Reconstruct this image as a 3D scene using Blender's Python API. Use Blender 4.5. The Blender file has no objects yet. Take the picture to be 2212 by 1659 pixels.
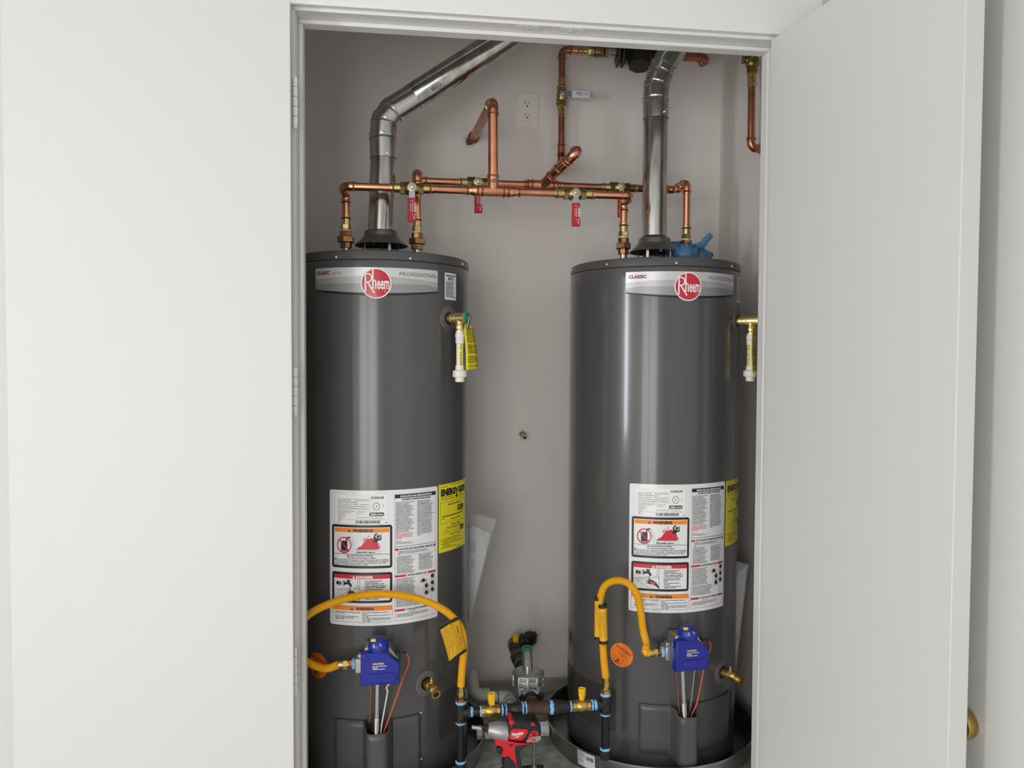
import bpy, bmesh, math, random
import numpy as np
from mathutils import Vector as V, Matrix

random.seed(7)
SC = bpy.context.scene
COL = SC.collection
PI = math.pi

# ------------------------------------------------------------------ camera
W_, H_, F_ = 2212.0, 1659.0, 1645.06
YAW, PITCH, ROLL, CAMZ = .1324, .0335, -.0046, 1.168


def cam_axes():
    cy, sy, cp, sp = math.cos(YAW), math.sin(YAW), math.cos(PITCH), math.sin(PITCH)
    f = V((sy * cp, cy * cp, -sp)); r = V((cy, -sy, 0)); d = f.cross(r)
    cr, sr = math.cos(ROLL), math.sin(ROLL)
    return cr * r + sr * d, -sr * r + cr * d, f


AX_R, AX_D, AX_F = cam_axes()
cam_data = bpy.data.cameras.new('camera')
cam = bpy.data.objects.new('camera', cam_data)
COL.objects.link(cam)
cam_data.sensor_fit = 'HORIZONTAL'
cam_data.sensor_width = 36.0
cam_data.lens = F_ / W_ * 36.0
cam_data.clip_start = .02
m3 = Matrix((AX_R, -AX_D, -AX_F)).transposed()
cam.matrix_world = Matrix.Translation((0, 0, CAMZ)) @ m3.to_4x4()
SC.camera = cam

# ------------------------------------------------------------------ world, light, exposure
world = bpy.data.worlds.new('world'); SC.world = world
world.use_nodes = True
bg = world.node_tree.nodes['Background']
bg.inputs[0].default_value = (.80, .88, 1.0, 1)
bg.inputs[1].default_value = 1.0
SC.view_settings.view_transform = 'Standard'
SC.view_settings.look = 'None'
SC.view_settings.gamma = 1.0
SC.view_settings.use_curve_mapping = False
SC.view_settings.exposure = 0.0


def area(name, loc, target, sx, sy, power, color):
    d = bpy.data.lights.new(name, 'AREA'); d.shape = 'RECTANGLE'; d.size = sx; d.size_y = sy
    d.energy = power; d.color = color
    o = bpy.data.objects.new(name, d); COL.objects.link(o)
    o.location = loc
    o.rotation_euler = (V(target) - V(loc)).to_track_quat('-Z', 'Y').to_euler()
    return o


# daylight just outside the glazed door behind the camera and outside the side window
area('daylight_patio', (-1.35, -2.68, .72), (-1.35, 0, .72), 1.95, 2.1, 64, (1.0, .97, .94))
area('daylight_window', (-2.68, -.35, 1.15), (0, -.35, 1.15), .46, 1.34, 41, (.90, .95, 1.0))

# ------------------------------------------------------------------ geometry helpers


def ray(px, py):
    return AX_R * ((px - W_ / 2) / F_) + AX_D * ((py - H_ / 2) / F_) + AX_F


CAM = V((0, 0, CAMZ))


def P(px, py, Y):
    d = ray(px, py)
    return CAM + d * (Y / d.y)


def PX(px, py, X):
    d = ray(px, py)
    return CAM + d * (X / d.x)


def PZ(px, py, z):
    d = ray(px, py)
    return CAM + d * ((z - CAMZ) / d.z)


TR = .255                                                    # heater radius
TANK = [(-.0843, 2.2617), (.7380, 2.2617)]
SEAM, TOPZ = 1.4230, 1.4490


def hit(k, px, py, R=TR):
    cx, cy = TANK[k]; d = ray(px, py)
    a = d.x ** 2 + d.y ** 2; b = -2 * (d.x * cx + d.y * cy); c = cx * cx + cy * cy - R * R
    disc = max(b * b - 4 * a * c, 0)
    t = (-b - math.sqrt(disc)) / (2 * a); p = CAM + d * t
    return math.atan2(p.x - cx, cy - p.y), p.z


def basis(ax):
    z = V(ax).normalized()
    ref = V((0, 0, 1)) if abs(z.z) < .9 else V((0, 1, 0))
    x = ref.cross(z).normalized()
    return x, z.cross(x), z


MATS = {}


def mat(name, col, rough=.5, metal=0.0, noise=None, bump=None, coat=0, alpha=1, trans=0, spec=None, emis=None):
    m = bpy.data.materials.new(name); m.use_nodes = True
    nt = m.node_tree; b = nt.nodes['Principled BSDF']
    b.inputs['Base Color'].default_value = (*col, 1)
    b.inputs['Roughness'].default_value = rough
    b.inputs['Metallic'].default_value = metal
    if coat: b.inputs['Coat Weight'].default_value = coat; b.inputs['Coat Roughness'].default_value = .08
    if trans: b.inputs['Transmission Weight'].default_value = trans
    if spec is not None: b.inputs['Specular IOR Level'].default_value = spec
    b.inputs['Alpha'].default_value = alpha
    tc = nt.nodes.new('ShaderNodeTexCoord')

    def mapped(scale):
        mp = nt.nodes.new('ShaderNodeMapping')
        mp.inputs['Scale'].default_value = scale if hasattr(scale, '__len__') else (scale,) * 3
        nt.links.new(tc.outputs['Object'], mp.inputs['Vector'])
        return mp
    if noise:                                                # (scale, second colour, low, high)
        sc, c2, lo, hi = noise
        n = nt.nodes.new('ShaderNodeTexNoise'); n.inputs['Scale'].default_value = 1; n.inputs['Detail'].default_value = 5
        nt.links.new(mapped(sc).outputs[0], n.inputs['Vector'])
        r = nt.nodes.new('ShaderNodeValToRGB')
        r.color_ramp.elements[0].position = lo; r.color_ramp.elements[1].position = hi
        r.color_ramp.elements[0].color = (*col, 1); r.color_ramp.elements[1].color = (*c2, 1)
        nt.links.new(n.outputs['Fac'], r.inputs[0]); nt.links.new(r.outputs[0], b.inputs['Base Color'])
    if bump:                                                 # (scale, strength, distance)
        sc, st, di = bump
        n = nt.nodes.new('ShaderNodeTexNoise'); n.inputs['Scale'].default_value = 1; n.inputs['Detail'].default_value = 3
        nt.links.new(mapped(sc).outputs[0], n.inputs['Vector'])
        bp = nt.nodes.new('ShaderNodeBump'); bp.inputs['Strength'].default_value = st; bp.inputs['Distance'].default_value = di
        nt.links.new(n.outputs['Fac'], bp.inputs['Height']); nt.links.new(bp.outputs[0], b.inputs['Normal'])
    MATS[name] = m
    return m


mat('door_paint', (.72, .71, .695), .55, bump=(60, .03, .001))
mat('trim_paint', (.83, .82, .795), .35)
mat('wall_paint', (.70, .70, .67), .75, bump=(170, .5, .0012))
mat('room_paint', (.80, .79, .77), .8, bump=(120, .3, .001))
mat('closet_paint', (.80, .75, .71), .8, noise=(3.0, (.77, .725, .69), .35, .7), bump=(140, .25, .001))
mat('concrete', (.25, .255, .22), .9, noise=(28, (.50, .51, .45), .32, .70), bump=(60, .6, .003))
mat('curb_concrete', (.46, .44, .395), .9, noise=(14, (.34, .33, .29), .35, .7), bump=(40, .6, .004))
mat('room_floor', (.46, .44, .41), .7)
mat('heater_gray', (.078, .075, .0745), .23, coat=.35, bump=((7, 7, .8), .10, .004))
mat('heater_cap', (.075, .073, .072), .34, bump=(20, .06, .002))
mat('escutcheon_gray', (.125, .12, .117), .5)
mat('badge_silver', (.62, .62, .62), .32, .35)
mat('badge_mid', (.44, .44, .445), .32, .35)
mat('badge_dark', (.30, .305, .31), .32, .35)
mat('print_black', (.012, .012, .013), .35)
mat('print_white', (.85, .85, .84), .4)
mat('print_gray', (.30, .29, .29), .4)
mat('badge_ink', (.24, .24, .24), .4)
mat('print_red', (.62, .02, .045), .35)
mat('print_maroon', (.20, .015, .04), .35)
mat('print_orange', (.90, .25, .01), .4)
mat('print_pink', (.62, .10, .16), .4)
mat('label_white', (.78, .785, .79), .28, coat=.3)
mat('label_yellow', (.80, .70, .02), .38)
mat('sticker_orange', (.90, .20, .008), .4)
mat('logo_red', (.56, .008, .035), .25, coat=.4)
mat('galvanized', (.56, .555, .53), .18, 1.0, noise=((38, 38, 9), (.30, .295, .28), .42, .75), bump=((16, 16, 3), .12, .002))
mat('galvanized_fitting', (.50, .50, .495), .22, 1.0, bump=(22, .12, .002))
mat('hood_metal', (.20, .20, .195), .38, .85)
mat('pan_metal', (.40, .41, .41), .32, 1.0, noise=(14, (.26, .27, .27), .4, .7))
mat('copper', (.78, .36, .22), .20, 1.0, noise=((22, 22, 22), (.62, .25, .14), .45, .8))
mat('copper_dull', (.50, .22, .13), .30, 1.0, noise=((22, 22, 22), (.36, .14, .08), .4, .75))
mat('brass', (.70, .55, .24), .22, 1.0, noise=(60, (.55, .40, .14), .4, .75))
mat('valve_brass', (.36, .27, .11), .30, 1.0, noise=(60, (.26, .19, .08), .4, .75))
mat('tp_brass', (.74, .56, .25), .30, 1.0, bump=(200, .2, .0006))
mat('gas_brass', (.62, .42, .12), .36, 1.0, noise=(70, (.48, .30, .08), .4, .75))
mat('bronze', (.42, .22, .10), .34, 1.0, noise=(60, (.28, .14, .07), .35, .75))
mat('rod_steel', (.26, .23, .16), .45, .8)
mat('steel', (.68, .69, .70), .25, 1.0)
mat('zinc', (.55, .56, .57), .35, 1.0, noise=(80, (.42, .43, .44), .4, .7))
mat('cast_aluminium', (.50, .50, .495), .42, .9, bump=(240, .2, .0006))
mat('dark_metal', (.09, .075, .055), .45, .8)
mat('black_iron', (.035, .033, .031), .42, .55, bump=(110, .35, .0012))
mat('black_pipe', (.016, .015, .015), .30, .3)
mat('rusty_iron', (.11, .062, .04), .6, .5, noise=(45, (.055, .04, .032), .4, .7), bump=(90, .4, .001))
mat('tape_blue', (.23, .50, .80), .6, bump=(160, .6, .001))
mat('tape_white', (.75, .72, .67), .7, bump=(160, .5, .001))
mat('yellow_hose', (.82, .41, .004), .42)
mat('yellow_handle', (.86, .52, .01), .4)
mat('tag_yellow', (.82, .46, .01), .45, noise=((30, 30, 30), (.74, .37, .005), .4, .7))
mat('tag_ink', (.30, .15, .01), .5)
mat('tag_black', (.018, .013, .010), .5)
mat('tag_lemon', (.84, .72, .03), .45)
mat('handle_red', (.42, .008, .022), .42)
mat('handle_white', (.72, .74, .76), .35)
mat('print_blue', (.03, .09, .45), .4)
mat('strap_metal', (.40, .395, .40), .35, .9)
mat('blue_cover', (.010, .018, .27), .38)
mat('blue_knob', (.014, .030, .30), .35)
mat('wire_orange', (.60, .11, .035), .5)
mat('wire_white', (.72, .71, .68), .5)
mat('black_plastic', (.012, .012, .012), .5)
mat('hole_dim', (.10, .09, .08), .9)
mat('hole_black', (.004, .004, .004), .9)
mat('cpvc', (.80, .72, .58), .38)
mat('cpvc_white', (.80, .75, .66), .35)
mat('pvc_gray', (.64, .62, .56), .45, noise=(9, (.55, .535, .48), .4, .7))
mat('pvc_white', (.70, .71, .69), .4)
mat('primer_blue', (.015, .03, .30), .5)
mat('green_cap', (.012, .15, .075), .42)
mat('green_seal', (.01, .22, .11), .4)
mat('drill_red', (.62, .012, .018), .42)
mat('drill_black', (.013, .013, .014), .55, bump=(300, .3, .0005))
mat('drill_gray', (.42, .41, .40), .40, .7)
mat('clip_gray', (.38, .35, .31), .45, .6)
mat('rubber', (.012, .013, .016), .6)
mat('glove_blue', (.075, .19, .34), .45, bump=(60, .4, .002))
mat('paper', (.66, .66, .69), .6)
mat('clear_plastic', (.72, .72, .72), .12, alpha=.30)
mat('outlet_white', (.84, .79, .76), .4)
mat('knob_brass', (.50, .345, .12), .34, 1.0)
mat('drywall_core', (.66, .64, .61), .9, bump=(120, .8, .003))
mat('glass', (.9, .95, 1), .02, trans=1.0)
mat('pale_pipe', (.58, .53, .22), .5)


class MB:
    def __init__(s): s.v = []; s.f = []

    def add(s, vs, fs):
        o = len(s.v); s.v += [V(p) for p in vs]; s.f += [tuple(i + o for i in f) for f in fs]; return s

    def lathe(s, o, ax, prof, seg=20, phase=0, caps=True):
        o = V(o); x, y, z = basis(ax); vs = []; fs = []
        for t, r in prof:
            for i in range(seg):
                a = phase + 2 * PI * i / seg
                vs.append(o + z * t + (x * math.cos(a) + y * math.sin(a)) * r)
        n = len(prof)
        for j in range(n - 1):
            for i in range(seg):
                i2 = (i + 1) % seg
                fs.append((j * seg + i, j * seg + i2, (j + 1) * seg + i2, (j + 1) * seg + i))
        if caps:
            fs.append(tuple(range(seg - 1, -1, -1))); fs.append(tuple((n - 1) * seg + i for i in range(seg)))
        return s.add(vs, fs)

    def sweep(s, path, rad, seg=14, caps=True, flat=1.0):
        path = [V(p) for p in path]; n = len(path)
        rad = rad if hasattr(rad, '__len__') else [rad] * n
        tan = []
        for i in range(n):
            t = (path[min(i + 1, n - 1)] - path[max(i - 1, 0)])
            tan.append(t.normalized() if t.length > 1e-9 else V((0, 0, 1)))
        x, y, _ = basis(tan[0]); vs = []; fs = []
        for i in range(n):
            if i:
                q = tan[i - 1].rotation_difference(tan[i]); x = q @ x; y = q @ y
            for k in range(seg):
                a = 2 * PI * k / seg
                vs.append(path[i] + (x * math.cos(a) * flat + y * math.sin(a)) * rad[i])
        for j in range(n - 1):
            for i in range(seg):
                i2 = (i + 1) % seg
                fs.append((j * seg + i, j * seg + i2, (j + 1) * seg + i2, (j + 1) * seg + i))
        if caps:
            fs.append(tuple(range(seg - 1, -1, -1))); fs.append(tuple((n - 1) * seg + i for i in range(seg)))
        return s.add(vs, fs)

    def box(s, c, size, rot=None):
        c = V(c); hx, hy, hz = [q / 2 for q in size]
        vs = [V((a * hx, b * hy, d * hz)) for a in (-1, 1) for b in (-1, 1) for d in (-1, 1)]
        if rot is not None: vs = [rot @ p for p in vs]
        vs = [c + p for p in vs]
        return s.add(vs, [(0, 1, 3, 2), (4, 6, 7, 5), (0, 4, 5, 1), (2, 3, 7, 6), (0, 2, 6, 4), (1, 5, 7, 3)])

    def bounds(s, x0, x1, y0, y1, z0, z1):
        return s.box(((x0 + x1) / 2, (y0 + y1) / 2, (z0 + z1) / 2), (x1 - x0, y1 - y0, z1 - z0))

    def prism(s, pts, off):
        pts = [V(p) for p in pts]; off = V(off); n = len(pts)
        fs = [tuple(range(n)), tuple(range(2 * n - 1, n - 1, -1))]
        fs += [(i, i + n, (i + 1) % n + n, (i + 1) % n) for i in range(n)]
        return s.add(pts + [p + off for p in pts], fs)

    def grid(s, fn, nu, nv):
        vs = [fn(i / nu, j / nv) for j in range(nv + 1) for i in range(nu + 1)]
        fs = [(j * (nu + 1) + i, j * (nu + 1) + i + 1, (j + 1) * (nu + 1) + i + 1, (j + 1) * (nu + 1) + i)
              for j in range(nv) for i in range(nu)]
        return s.add(vs, fs)

    def xform(s, fn): s.v = [fn(p) for p in s.v]; return s

    def build(s, name, m, parent=None, bevel=0, angle=38, solid=0, fix=True):
        me = bpy.data.meshes.new(name)
        if parent is not None: o0 = ROOT[parent.name]
        else:
            a = np.array([tuple(p) for p in s.v]); o0 = V(((a[:, 0].min() + a[:, 0].max()) / 2, (a[:, 1].min() + a[:, 1].max()) / 2, a[:, 2].min()))
        me.from_pydata([tuple(p - o0) for p in s.v], [], s.f)
        if fix:
            bm = bmesh.new(); bm.from_mesh(me); bmesh.ops.recalc_face_normals(bm, faces=bm.faces); bm.to_mesh(me); bm.free()
        me.polygons.foreach_set('use_smooth', [True] * len(me.polygons))
        me.set_sharp_from_angle(angle=math.radians(angle))
        me.materials.append(MATS[m])
        ob = bpy.data.objects.new(name, me); COL.objects.link(ob)
        if parent is not None: ob.parent = parent
        else: ob.location = o0
        ROOT[ob.name] = o0
        if solid:
            md = ob.modifiers.new('solid', 'SOLIDIFY'); md.thickness = solid; md.offset = 0
        if bevel:
            md = ob.modifiers.new('bevel', 'BEVEL'); md.width = bevel; md.segments = 2; md.limit_method = 'ANGLE'; md.angle_limit = math.radians(40)
            md.harden_normals = False
        return ob


ROOT = {}


def tag(o, label=None, cat=None, group=None, kind=None):
    if label: o['label'] = label
    if cat: o['category'] = cat
    if group: o['group'] = group
    if kind: o['kind'] = kind
    return o


def thing(name, label, cat, loc, group=None):
    o = bpy.data.objects.new(name, None); COL.objects.link(o)
    o.empty_display_size = .05; o.location = loc; ROOT[o.name] = V(loc)
    return tag(o, label, cat, group)


def lathe(o, ax, prof, seg=20, phase=0, caps=True): return MB().lathe(o, ax, prof, seg, phase, caps)


def cyl(a, b, r, seg=16):
    a = V(a); b = V(b); return MB().lathe(a, b - a, [(0, r), ((b - a).length, r)], seg)


def fillet(pts, rad, n=6):
    pts = [V(p) for p in pts]; out = [pts[0]]
    for i in range(1, len(pts) - 1):
        c = pts[i]; da = (pts[i - 1] - c); db = (pts[i + 1] - c)
        la, lb = da.length, db.length; da.normalize(); db.normalize()
        ph = da.angle(db)
        if ph > PI - .02: out.append(c); continue
        t = min(rad / math.tan(ph / 2), la * .48, lb * .48); r = t * math.tan(ph / 2)
        cen = c + (da + db).normalized() * (r / math.sin(ph / 2))
        a0 = (c + da * t) - cen; a1 = (c + db * t) - cen
        q = a0.rotation_difference(a1)
        for k in range(n + 1):
            w = q.copy(); from_id = Matrix.Identity(3).to_quaternion()
            out.append(cen + from_id.slerp(w, k / n) @ a0)
    out.append(pts[-1]); return out


def spline(pts, n=12):
    pts = [V(p) for p in pts]; out = []
    ext = [pts[0] * 2 - pts[1]] + pts + [pts[-1] * 2 - pts[-2]]
    for i in range(1, len(ext) - 2):
        p0, p1, p2, p3 = ext[i - 1:i + 3]
        for k in range(n):
            t = k / n
            out.append(.5 * ((2 * p1) + (p2 - p0) * t + (2 * p0 - 5 * p1 + 4 * p2 - p3) * t * t + (3 * p1 - p0 - 3 * p2 + p3) * t ** 3))
    out.append(pts[-1]); return out


def resample(path, step):
    path = [V(p) for p in path]; L = [0]
    for a, b in zip(path, path[1:]): L.append(L[-1] + (b - a).length)
    n = max(2, int(L[-1] / step)); out = []; j = 0
    for i in range(n + 1):
        s = L[-1] * i / n
        while j < len(path) - 2 and L[j + 1] < s: j += 1
        d = L[j + 1] - L[j]; out.append(path[j].lerp(path[j + 1], (s - L[j]) / d if d > 1e-9 else 0))
    return out


# ------------------------------------------------------------------ flat print (lettering and pictograms)
_TC = {}


def glyphs(txt, bold=0.0):
    key = (txt, bold)
    if key in _TC: return _TC[key]
    cu = bpy.data.curves.new('t', 'FONT'); cu.body = txt; cu.size = 1; cu.resolution_u = 2; cu.offset = bold
    ob = bpy.data.objects.new('t', cu)
    me = ob.to_mesh()
    n = len(me.vertices); co = np.zeros(n * 3); me.vertices.foreach_get('co', co)
    vs = co.reshape(-1, 3)[:, :2].copy(); fs = [tuple(p.vertices) for p in me.polygons]
    ob.to_mesh_clear(); bpy.data.objects.remove(ob); bpy.data.curves.remove(cu)
    _TC[key] = (vs, fs); return vs, fs


CAPH = glyphs('H')[0][:, 1].max()


class Art:
    """flat print in millimetres: x to the right, y DOWN from the top edge"""

    def __init__(s): s.L = {}

    def lay(s, name): return s.L.setdefault(name, ([], []))

    def raw(s, layer, vs, fs):
        v, f = s.lay(layer); o = len(v); v += [tuple(p) for p in vs]; f += [tuple(i + o for i in q) for q in fs]

    def text(s, layer, t, x, y, h, w=None, al='L', bold=0.0, shear=0.0, wmax=None, rot=0.0, sx=1.0):
        """baseline at y, cap height h, optional total width w"""
        vs, fs = glyphs(t, bold + .016)
        if not len(vs): return
        k = h / CAPH; a = vs * k
        a[:, 0] += a[:, 1] * shear; a[:, 0] *= sx
        mn, mx = a[:, 0].min(), a[:, 0].max()
        if w: a[:, 0] = (a[:, 0] - mn) * (w / (mx - mn)); mn, mx = 0, w
        elif wmax and mx - mn > wmax: a[:, 0] = (a[:, 0] - mn) * (wmax / (mx - mn)); mn, mx = 0, wmax
        if al == 'C': a[:, 0] -= (mn + mx) / 2
        elif al == 'R': a[:, 0] -= mx
        else: a[:, 0] -= mn
        c, sn = math.cos(rot), math.sin(rot)
        s.raw(layer, [(x + p[0] * c + p[1] * sn, y - p[1] * c + p[0] * sn) for p in a], fs)

    def para(s, layer, t, x, y, w, h, lead, bold=0.0, maxl=99):
        n = max(4, int(w / (h * .69))); line = ''; k = 0
        for word in t.split() + [None]:
            if word is None or len(line) + len(word) + 1 > n:
                s.text(layer, line, x, y + k * lead, h, wmax=w, bold=bold); k += 1; line = word or ''
                if k >= maxl: return y + k * lead
            else: line = (line + ' ' + word).strip()
        return y + k * lead

    def rect(s, layer, x0, y0, x1, y1): s.poly(layer, [(x0, y0), (x1, y0), (x1, y1), (x0, y1)])

    def poly(s, layer, pts): s.raw(layer, pts, [tuple(range(len(pts)))])

    def line(s, layer, pts, w):
        for (x0, y0), (x1, y1) in zip(pts, pts[1:]):
            L = math.hypot(x1 - x0, y1 - y0)
            if L < 1e-6: continue
            nx, ny = -(y1 - y0) / L * w / 2, (x1 - x0) / L * w / 2
            s.raw(layer, [(x0 + nx, y0 + ny), (x1 + nx, y1 + ny), (x1 - nx, y1 - ny), (x0 - nx, y0 - ny)], [(0, 1, 2, 3)])

    def frame(s, layer, x0, y0, x1, y1, w, r=0):
        def rr(x0, y0, x1, y1, r):
            out = []
            for cx, cy, a0 in ((x1 - r, y1 - r, 0), (x0 + r, y1 - r, 90), (x0 + r, y0 + r, 180), (x1 - r, y0 + r, 270)):
                for k in range(5):
                    a = math.radians(a0 + 22.5 * k); out.append((cx + r * math.cos(a), cy + r * math.sin(a)))
            return out
        a = rr(x0, y0, x1, y1, max(r, .01)); b = rr(x0 + w, y0 + w, x1 - w, y1 - w, max(r - w, .01)); n = len(a)
        s.raw(layer, a + b, [(i, (i + 1) % n, n + (i + 1) % n, n + i) for i in range(n)])

    def rrect(s, layer, x0, y0, x1, y1, r):
        out = []
        for cx, cy, a0 in ((x1 - r, y1 - r, 0), (x0 + r, y1 - r, 90), (x0 + r, y0 + r, 180), (x1 - r, y0 + r, 270)):
            for k in range(5):
                a = math.radians(a0 + 22.5 * k); out.append((cx + r * math.cos(a), cy + r * math.sin(a)))
        s.poly(layer, out)

    def disc(s, layer, cx, cy, r, ry=None, n=28):
        ry = ry or r
        s.poly(layer, [(cx + r * math.cos(2 * PI * i / n), cy + ry * math.sin(2 * PI * i / n)) for i in range(n)])

    def ring(s, layer, cx, cy, r, w, n=36, ky=1.0):
        vs = [(cx + q * math.cos(2 * PI * i / n), cy + ky * q * math.sin(2 * PI * i / n)) for q in (r, r - w) for i in range(n)]
        s.raw(layer, vs, [(i, (i + 1) % n, n + (i + 1) % n, n + i) for i in range(n)])

    def bars(s, layer, x0, x1, y0, y1, n, seed=1):
        rnd = random.Random(seed); x = x0; u = (x1 - x0) / (n * 2.6)
        while x < x1:
            w = u * rnd.choice((1, 1, 2, 3)); s.rect(layer, x, y0, min(x + w, x1), y1); x += w + u * rnd.choice((1, 1, 2))

    def mesh(s, layer, fn, name, m, parent, cut=6.0, cuty=0):
        """map (x,y) mm through fn to the surface; cut into narrow strips so that it follows a curve"""
        if layer not in s.L: return None
        v, f = s.L[layer]
        big, small = [], []
        for q in f:
            xs = [v[i][0] for i in q]
            (big if cuty or (cut and max(xs) - min(xs) > cut) else small).append(q)
        mb = MB(); use = sorted({i for q in small for i in q}); ix = {i: n for n, i in enumerate(use)}
        mb.v = [fn(*v[i]) for i in use]; mb.f = [tuple(ix[i] for i in q) for q in small]
        if big:
            use = sorted({i for q in big for i in q}); ix = {i: n for n, i in enumerate(use)}
            me = bpy.data.meshes.new('tmp'); me.from_pydata([(v[i][0], v[i][1], 0) for i in use], [], [tuple(ix[i] for i in q) for q in big])
            bm = bmesh.new(); bm.from_mesh(me); bpy.data.meshes.remove(me)
            bmesh.ops.triangulate(bm, faces=[q for q in bm.faces if len(q.verts) > 4])
            xs = [p.co.x for p in bm.verts]; lo, hi = min(xs), max(xs); c = math.ceil(lo / cut + 1e-6) * cut
            while c < hi:
                bmesh.ops.bisect_plane(bm, geom=bm.verts[:] + bm.edges[:] + bm.faces[:], plane_co=(c, 0, 0), plane_no=(1, 0, 0)); c += cut
            if cuty:
                ys = [p.co.y for p in bm.verts]; lo, hi = min(ys), max(ys); c = math.ceil(lo / cuty + 1e-6) * cuty
                while c < hi:
                    bmesh.ops.bisect_plane(bm, geom=bm.verts[:] + bm.edges[:] + bm.faces[:], plane_co=(0, c, 0), plane_no=(0, 1, 0)); c += cuty
            bm.verts.index_update()
            mb.add([fn(w.co.x, w.co.y) for w in bm.verts], [tuple(w.index for w in q.verts) for q in bm.faces]); bm.free()
        return mb.build(name, m, parent, fix=False)


def cylmap(k, az0, z0, off, R=TR):
    """mm sheet whose x=0,y=0 sits at azimuth az0 / height z0 on heater k"""
    cx, cy = TANK[k]

    def fn(x, y):
        a = az0 + x / 1000 / R
        return V((cx + (R + off) * math.sin(a), cy - (R + off) * math.cos(a), z0 - y / 1000))
    return fn


def planemap(o, ux, uy):
    o = V(o); ux = V(ux).normalized(); uy = V(uy).normalized()
    return lambda x, y: o + ux * (x / 1000) + uy * (y / 1000)


LAYER_OFF = {}

# ================================================================== THE SETTING
YB_, YS, YJ, YC = 2.60, 1.920, 1.876, 1.858           # closet back wall, stop face, jamb edge / wall face, casing face
XL, XR, ZH = -.270, .945, 1.987                        # jamb faces
RF, RC = -.472, 2.30                                   # floor and ceiling of the room (the closet floor is a raised platform at z = 0)
WX0, WX1, WY0 = -2.60, 1.098, -2.60


def struct(name, mb, m, parent=None, bevel=0, **k):
    o = mb.build(name, m, parent, bevel=bevel, **k)
    if parent is None: o['kind'] = 'structure'
    return o


def label_s(o, label): o['label'] = label; return o


label_s(struct('wall_back', MB().bounds(-.52, 1.2, YB_, YB_ + .1, -.1, 2.45), 'closet_paint'), 'warm grey painted back wall of the heater closet')
label_s(struct('wall_closet_left', MB().bounds(-.52, -.42, 1.975, YB_, -.1, 2.45), 'closet_paint'), 'closet side wall beside the heater behind the door jamb')
label_s(struct('wall_closet_right', MB().bounds(1.085, 1.2, 1.975, YB_, -.1, 2.45), 'closet_paint'), 'grey closet side wall beyond the heater in the wide pan')
label_s(struct('ceiling_closet', MB().bounds(-.42, 1.085, 1.975, YB_, 2.35, 2.45), 'closet_paint'), 'closet ceiling hidden above the door head')
label_s(struct('floor', MB().bounds(-.42, 1.085, 1.955, YB_, -.08, 0), 'concrete'), 'rough grey green concrete platform under the heaters')
label_s(struct('baseboard_back', MB().bounds(-.42, 1.085, YB_ - .012, YB_, 0, .048), 'curb_concrete', bevel=.004), 'low chipped concrete curb along the closet back wall')
struct('floor_room', MB().bounds(WX0 - .1, WX1 + .1, WY0 - .1, 1.955, RF - .1, RF), 'room_floor')
struct('ceiling_room', MB().bounds(WX0 - .1, WX1 + .1, WY0 - .1, YJ, RC, RC + .1), 'room_paint')
w = MB().bounds(WX0 - .1, XL - .02, YJ, 1.975, RF, RC); w.bounds(XR + .02, WX1 + .1, YJ, 1.975, RF, RC); w.bounds(XL - .02, XR + .02, YJ, 1.975, ZH + .02, RC)
w.bounds(XL - .02, XR + .02, 1.925, 1.955, RF, -.0005)
struct('wall_front', w, 'wall_paint')
label_s(struct('wall_right', MB().bounds(WX1, WX1 + .1, WY0 - .1, YJ, RF, RC), 'wall_paint'), 'pale textured side wall behind the open door with knob')
w = MB().bounds(WX0 - .1, -2.30, WY0 - .1, WY0, RF, RC); w.bounds(-.38, WX1, WY0 - .1, WY0, RF, RC); w.bounds(-2.30, -.38, WY0 - .1, WY0, 1.80, RC); w.bounds(-1.40, -1.28, WY0 - .05, WY0, RF, 1.80)
struct('wall_behind', w, 'room_paint')
w = MB().bounds(WX0 - .1, WX0, WY0, -.58, RF, RC); w.bounds(WX0 - .1, WX0, -.12, YJ, RF, RC); w.bounds(WX0 - .1, WX0, -.58, -.12, RF, .48); w.bounds(WX0 - .1, WX0, -.58, -.12, 1.82, RC)
struct('wall_left', w, 'room_paint')

# casing, jambs and stops
RV = .007
t = struct('trim_1', MB().bounds(XL - .10, XR + .10, YC, YJ, ZH + RV, ZH + .105), 'trim_paint', bevel=.0022)
label_s(t, 'flat white casing board over the closet opening')
label_s(struct('trim_2', MB().bounds(XL - .10, XL - RV, YC, YJ, RF, ZH + RV), 'trim_paint', bevel=.0022), 'white side casing behind the folded back door')
label_s(struct('trim_3', MB().bounds(XR + RV, XR + .10, YC, YJ, RF, ZH + RV), 'trim_paint', bevel=.0022), 'white side casing behind the door with knob')
hj = label_s(struct('trim_4', MB().bounds(XL - .02, XR + .02, YJ, 1.975, ZH, ZH + .02), 'trim_paint', bevel=.0018), 'white head jamb with two ball catch plates')
lj = label_s(struct('trim_5', MB().bounds(XL - .02, XL, YJ, 1.975, RF, ZH), 'trim_paint', bevel=.0018), 'white jamb carrying the hinges beside the left heater')
rj = label_s(struct('trim_6', MB().bounds(XR, XR + .02, YJ, 1.975, RF, ZH), 'trim_paint', bevel=.0018), 'white jamb beside the right heater')
struct('door_stop', MB().bounds(XL, XR, YS, YS + .036, ZH - .011, ZH), 'trim_paint', hj, bevel=.0025)
struct('door_stop', MB().bounds(XL, XL + .0115, YS, YS + .036, RF, ZH - .011), 'trim_paint', lj, bevel=.0025)
struct('door_stop', MB().bounds(XR - .0165, XR, YS, YS + .036, RF, ZH - .011), 'trim_paint', rj, bevel=.0025)
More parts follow.
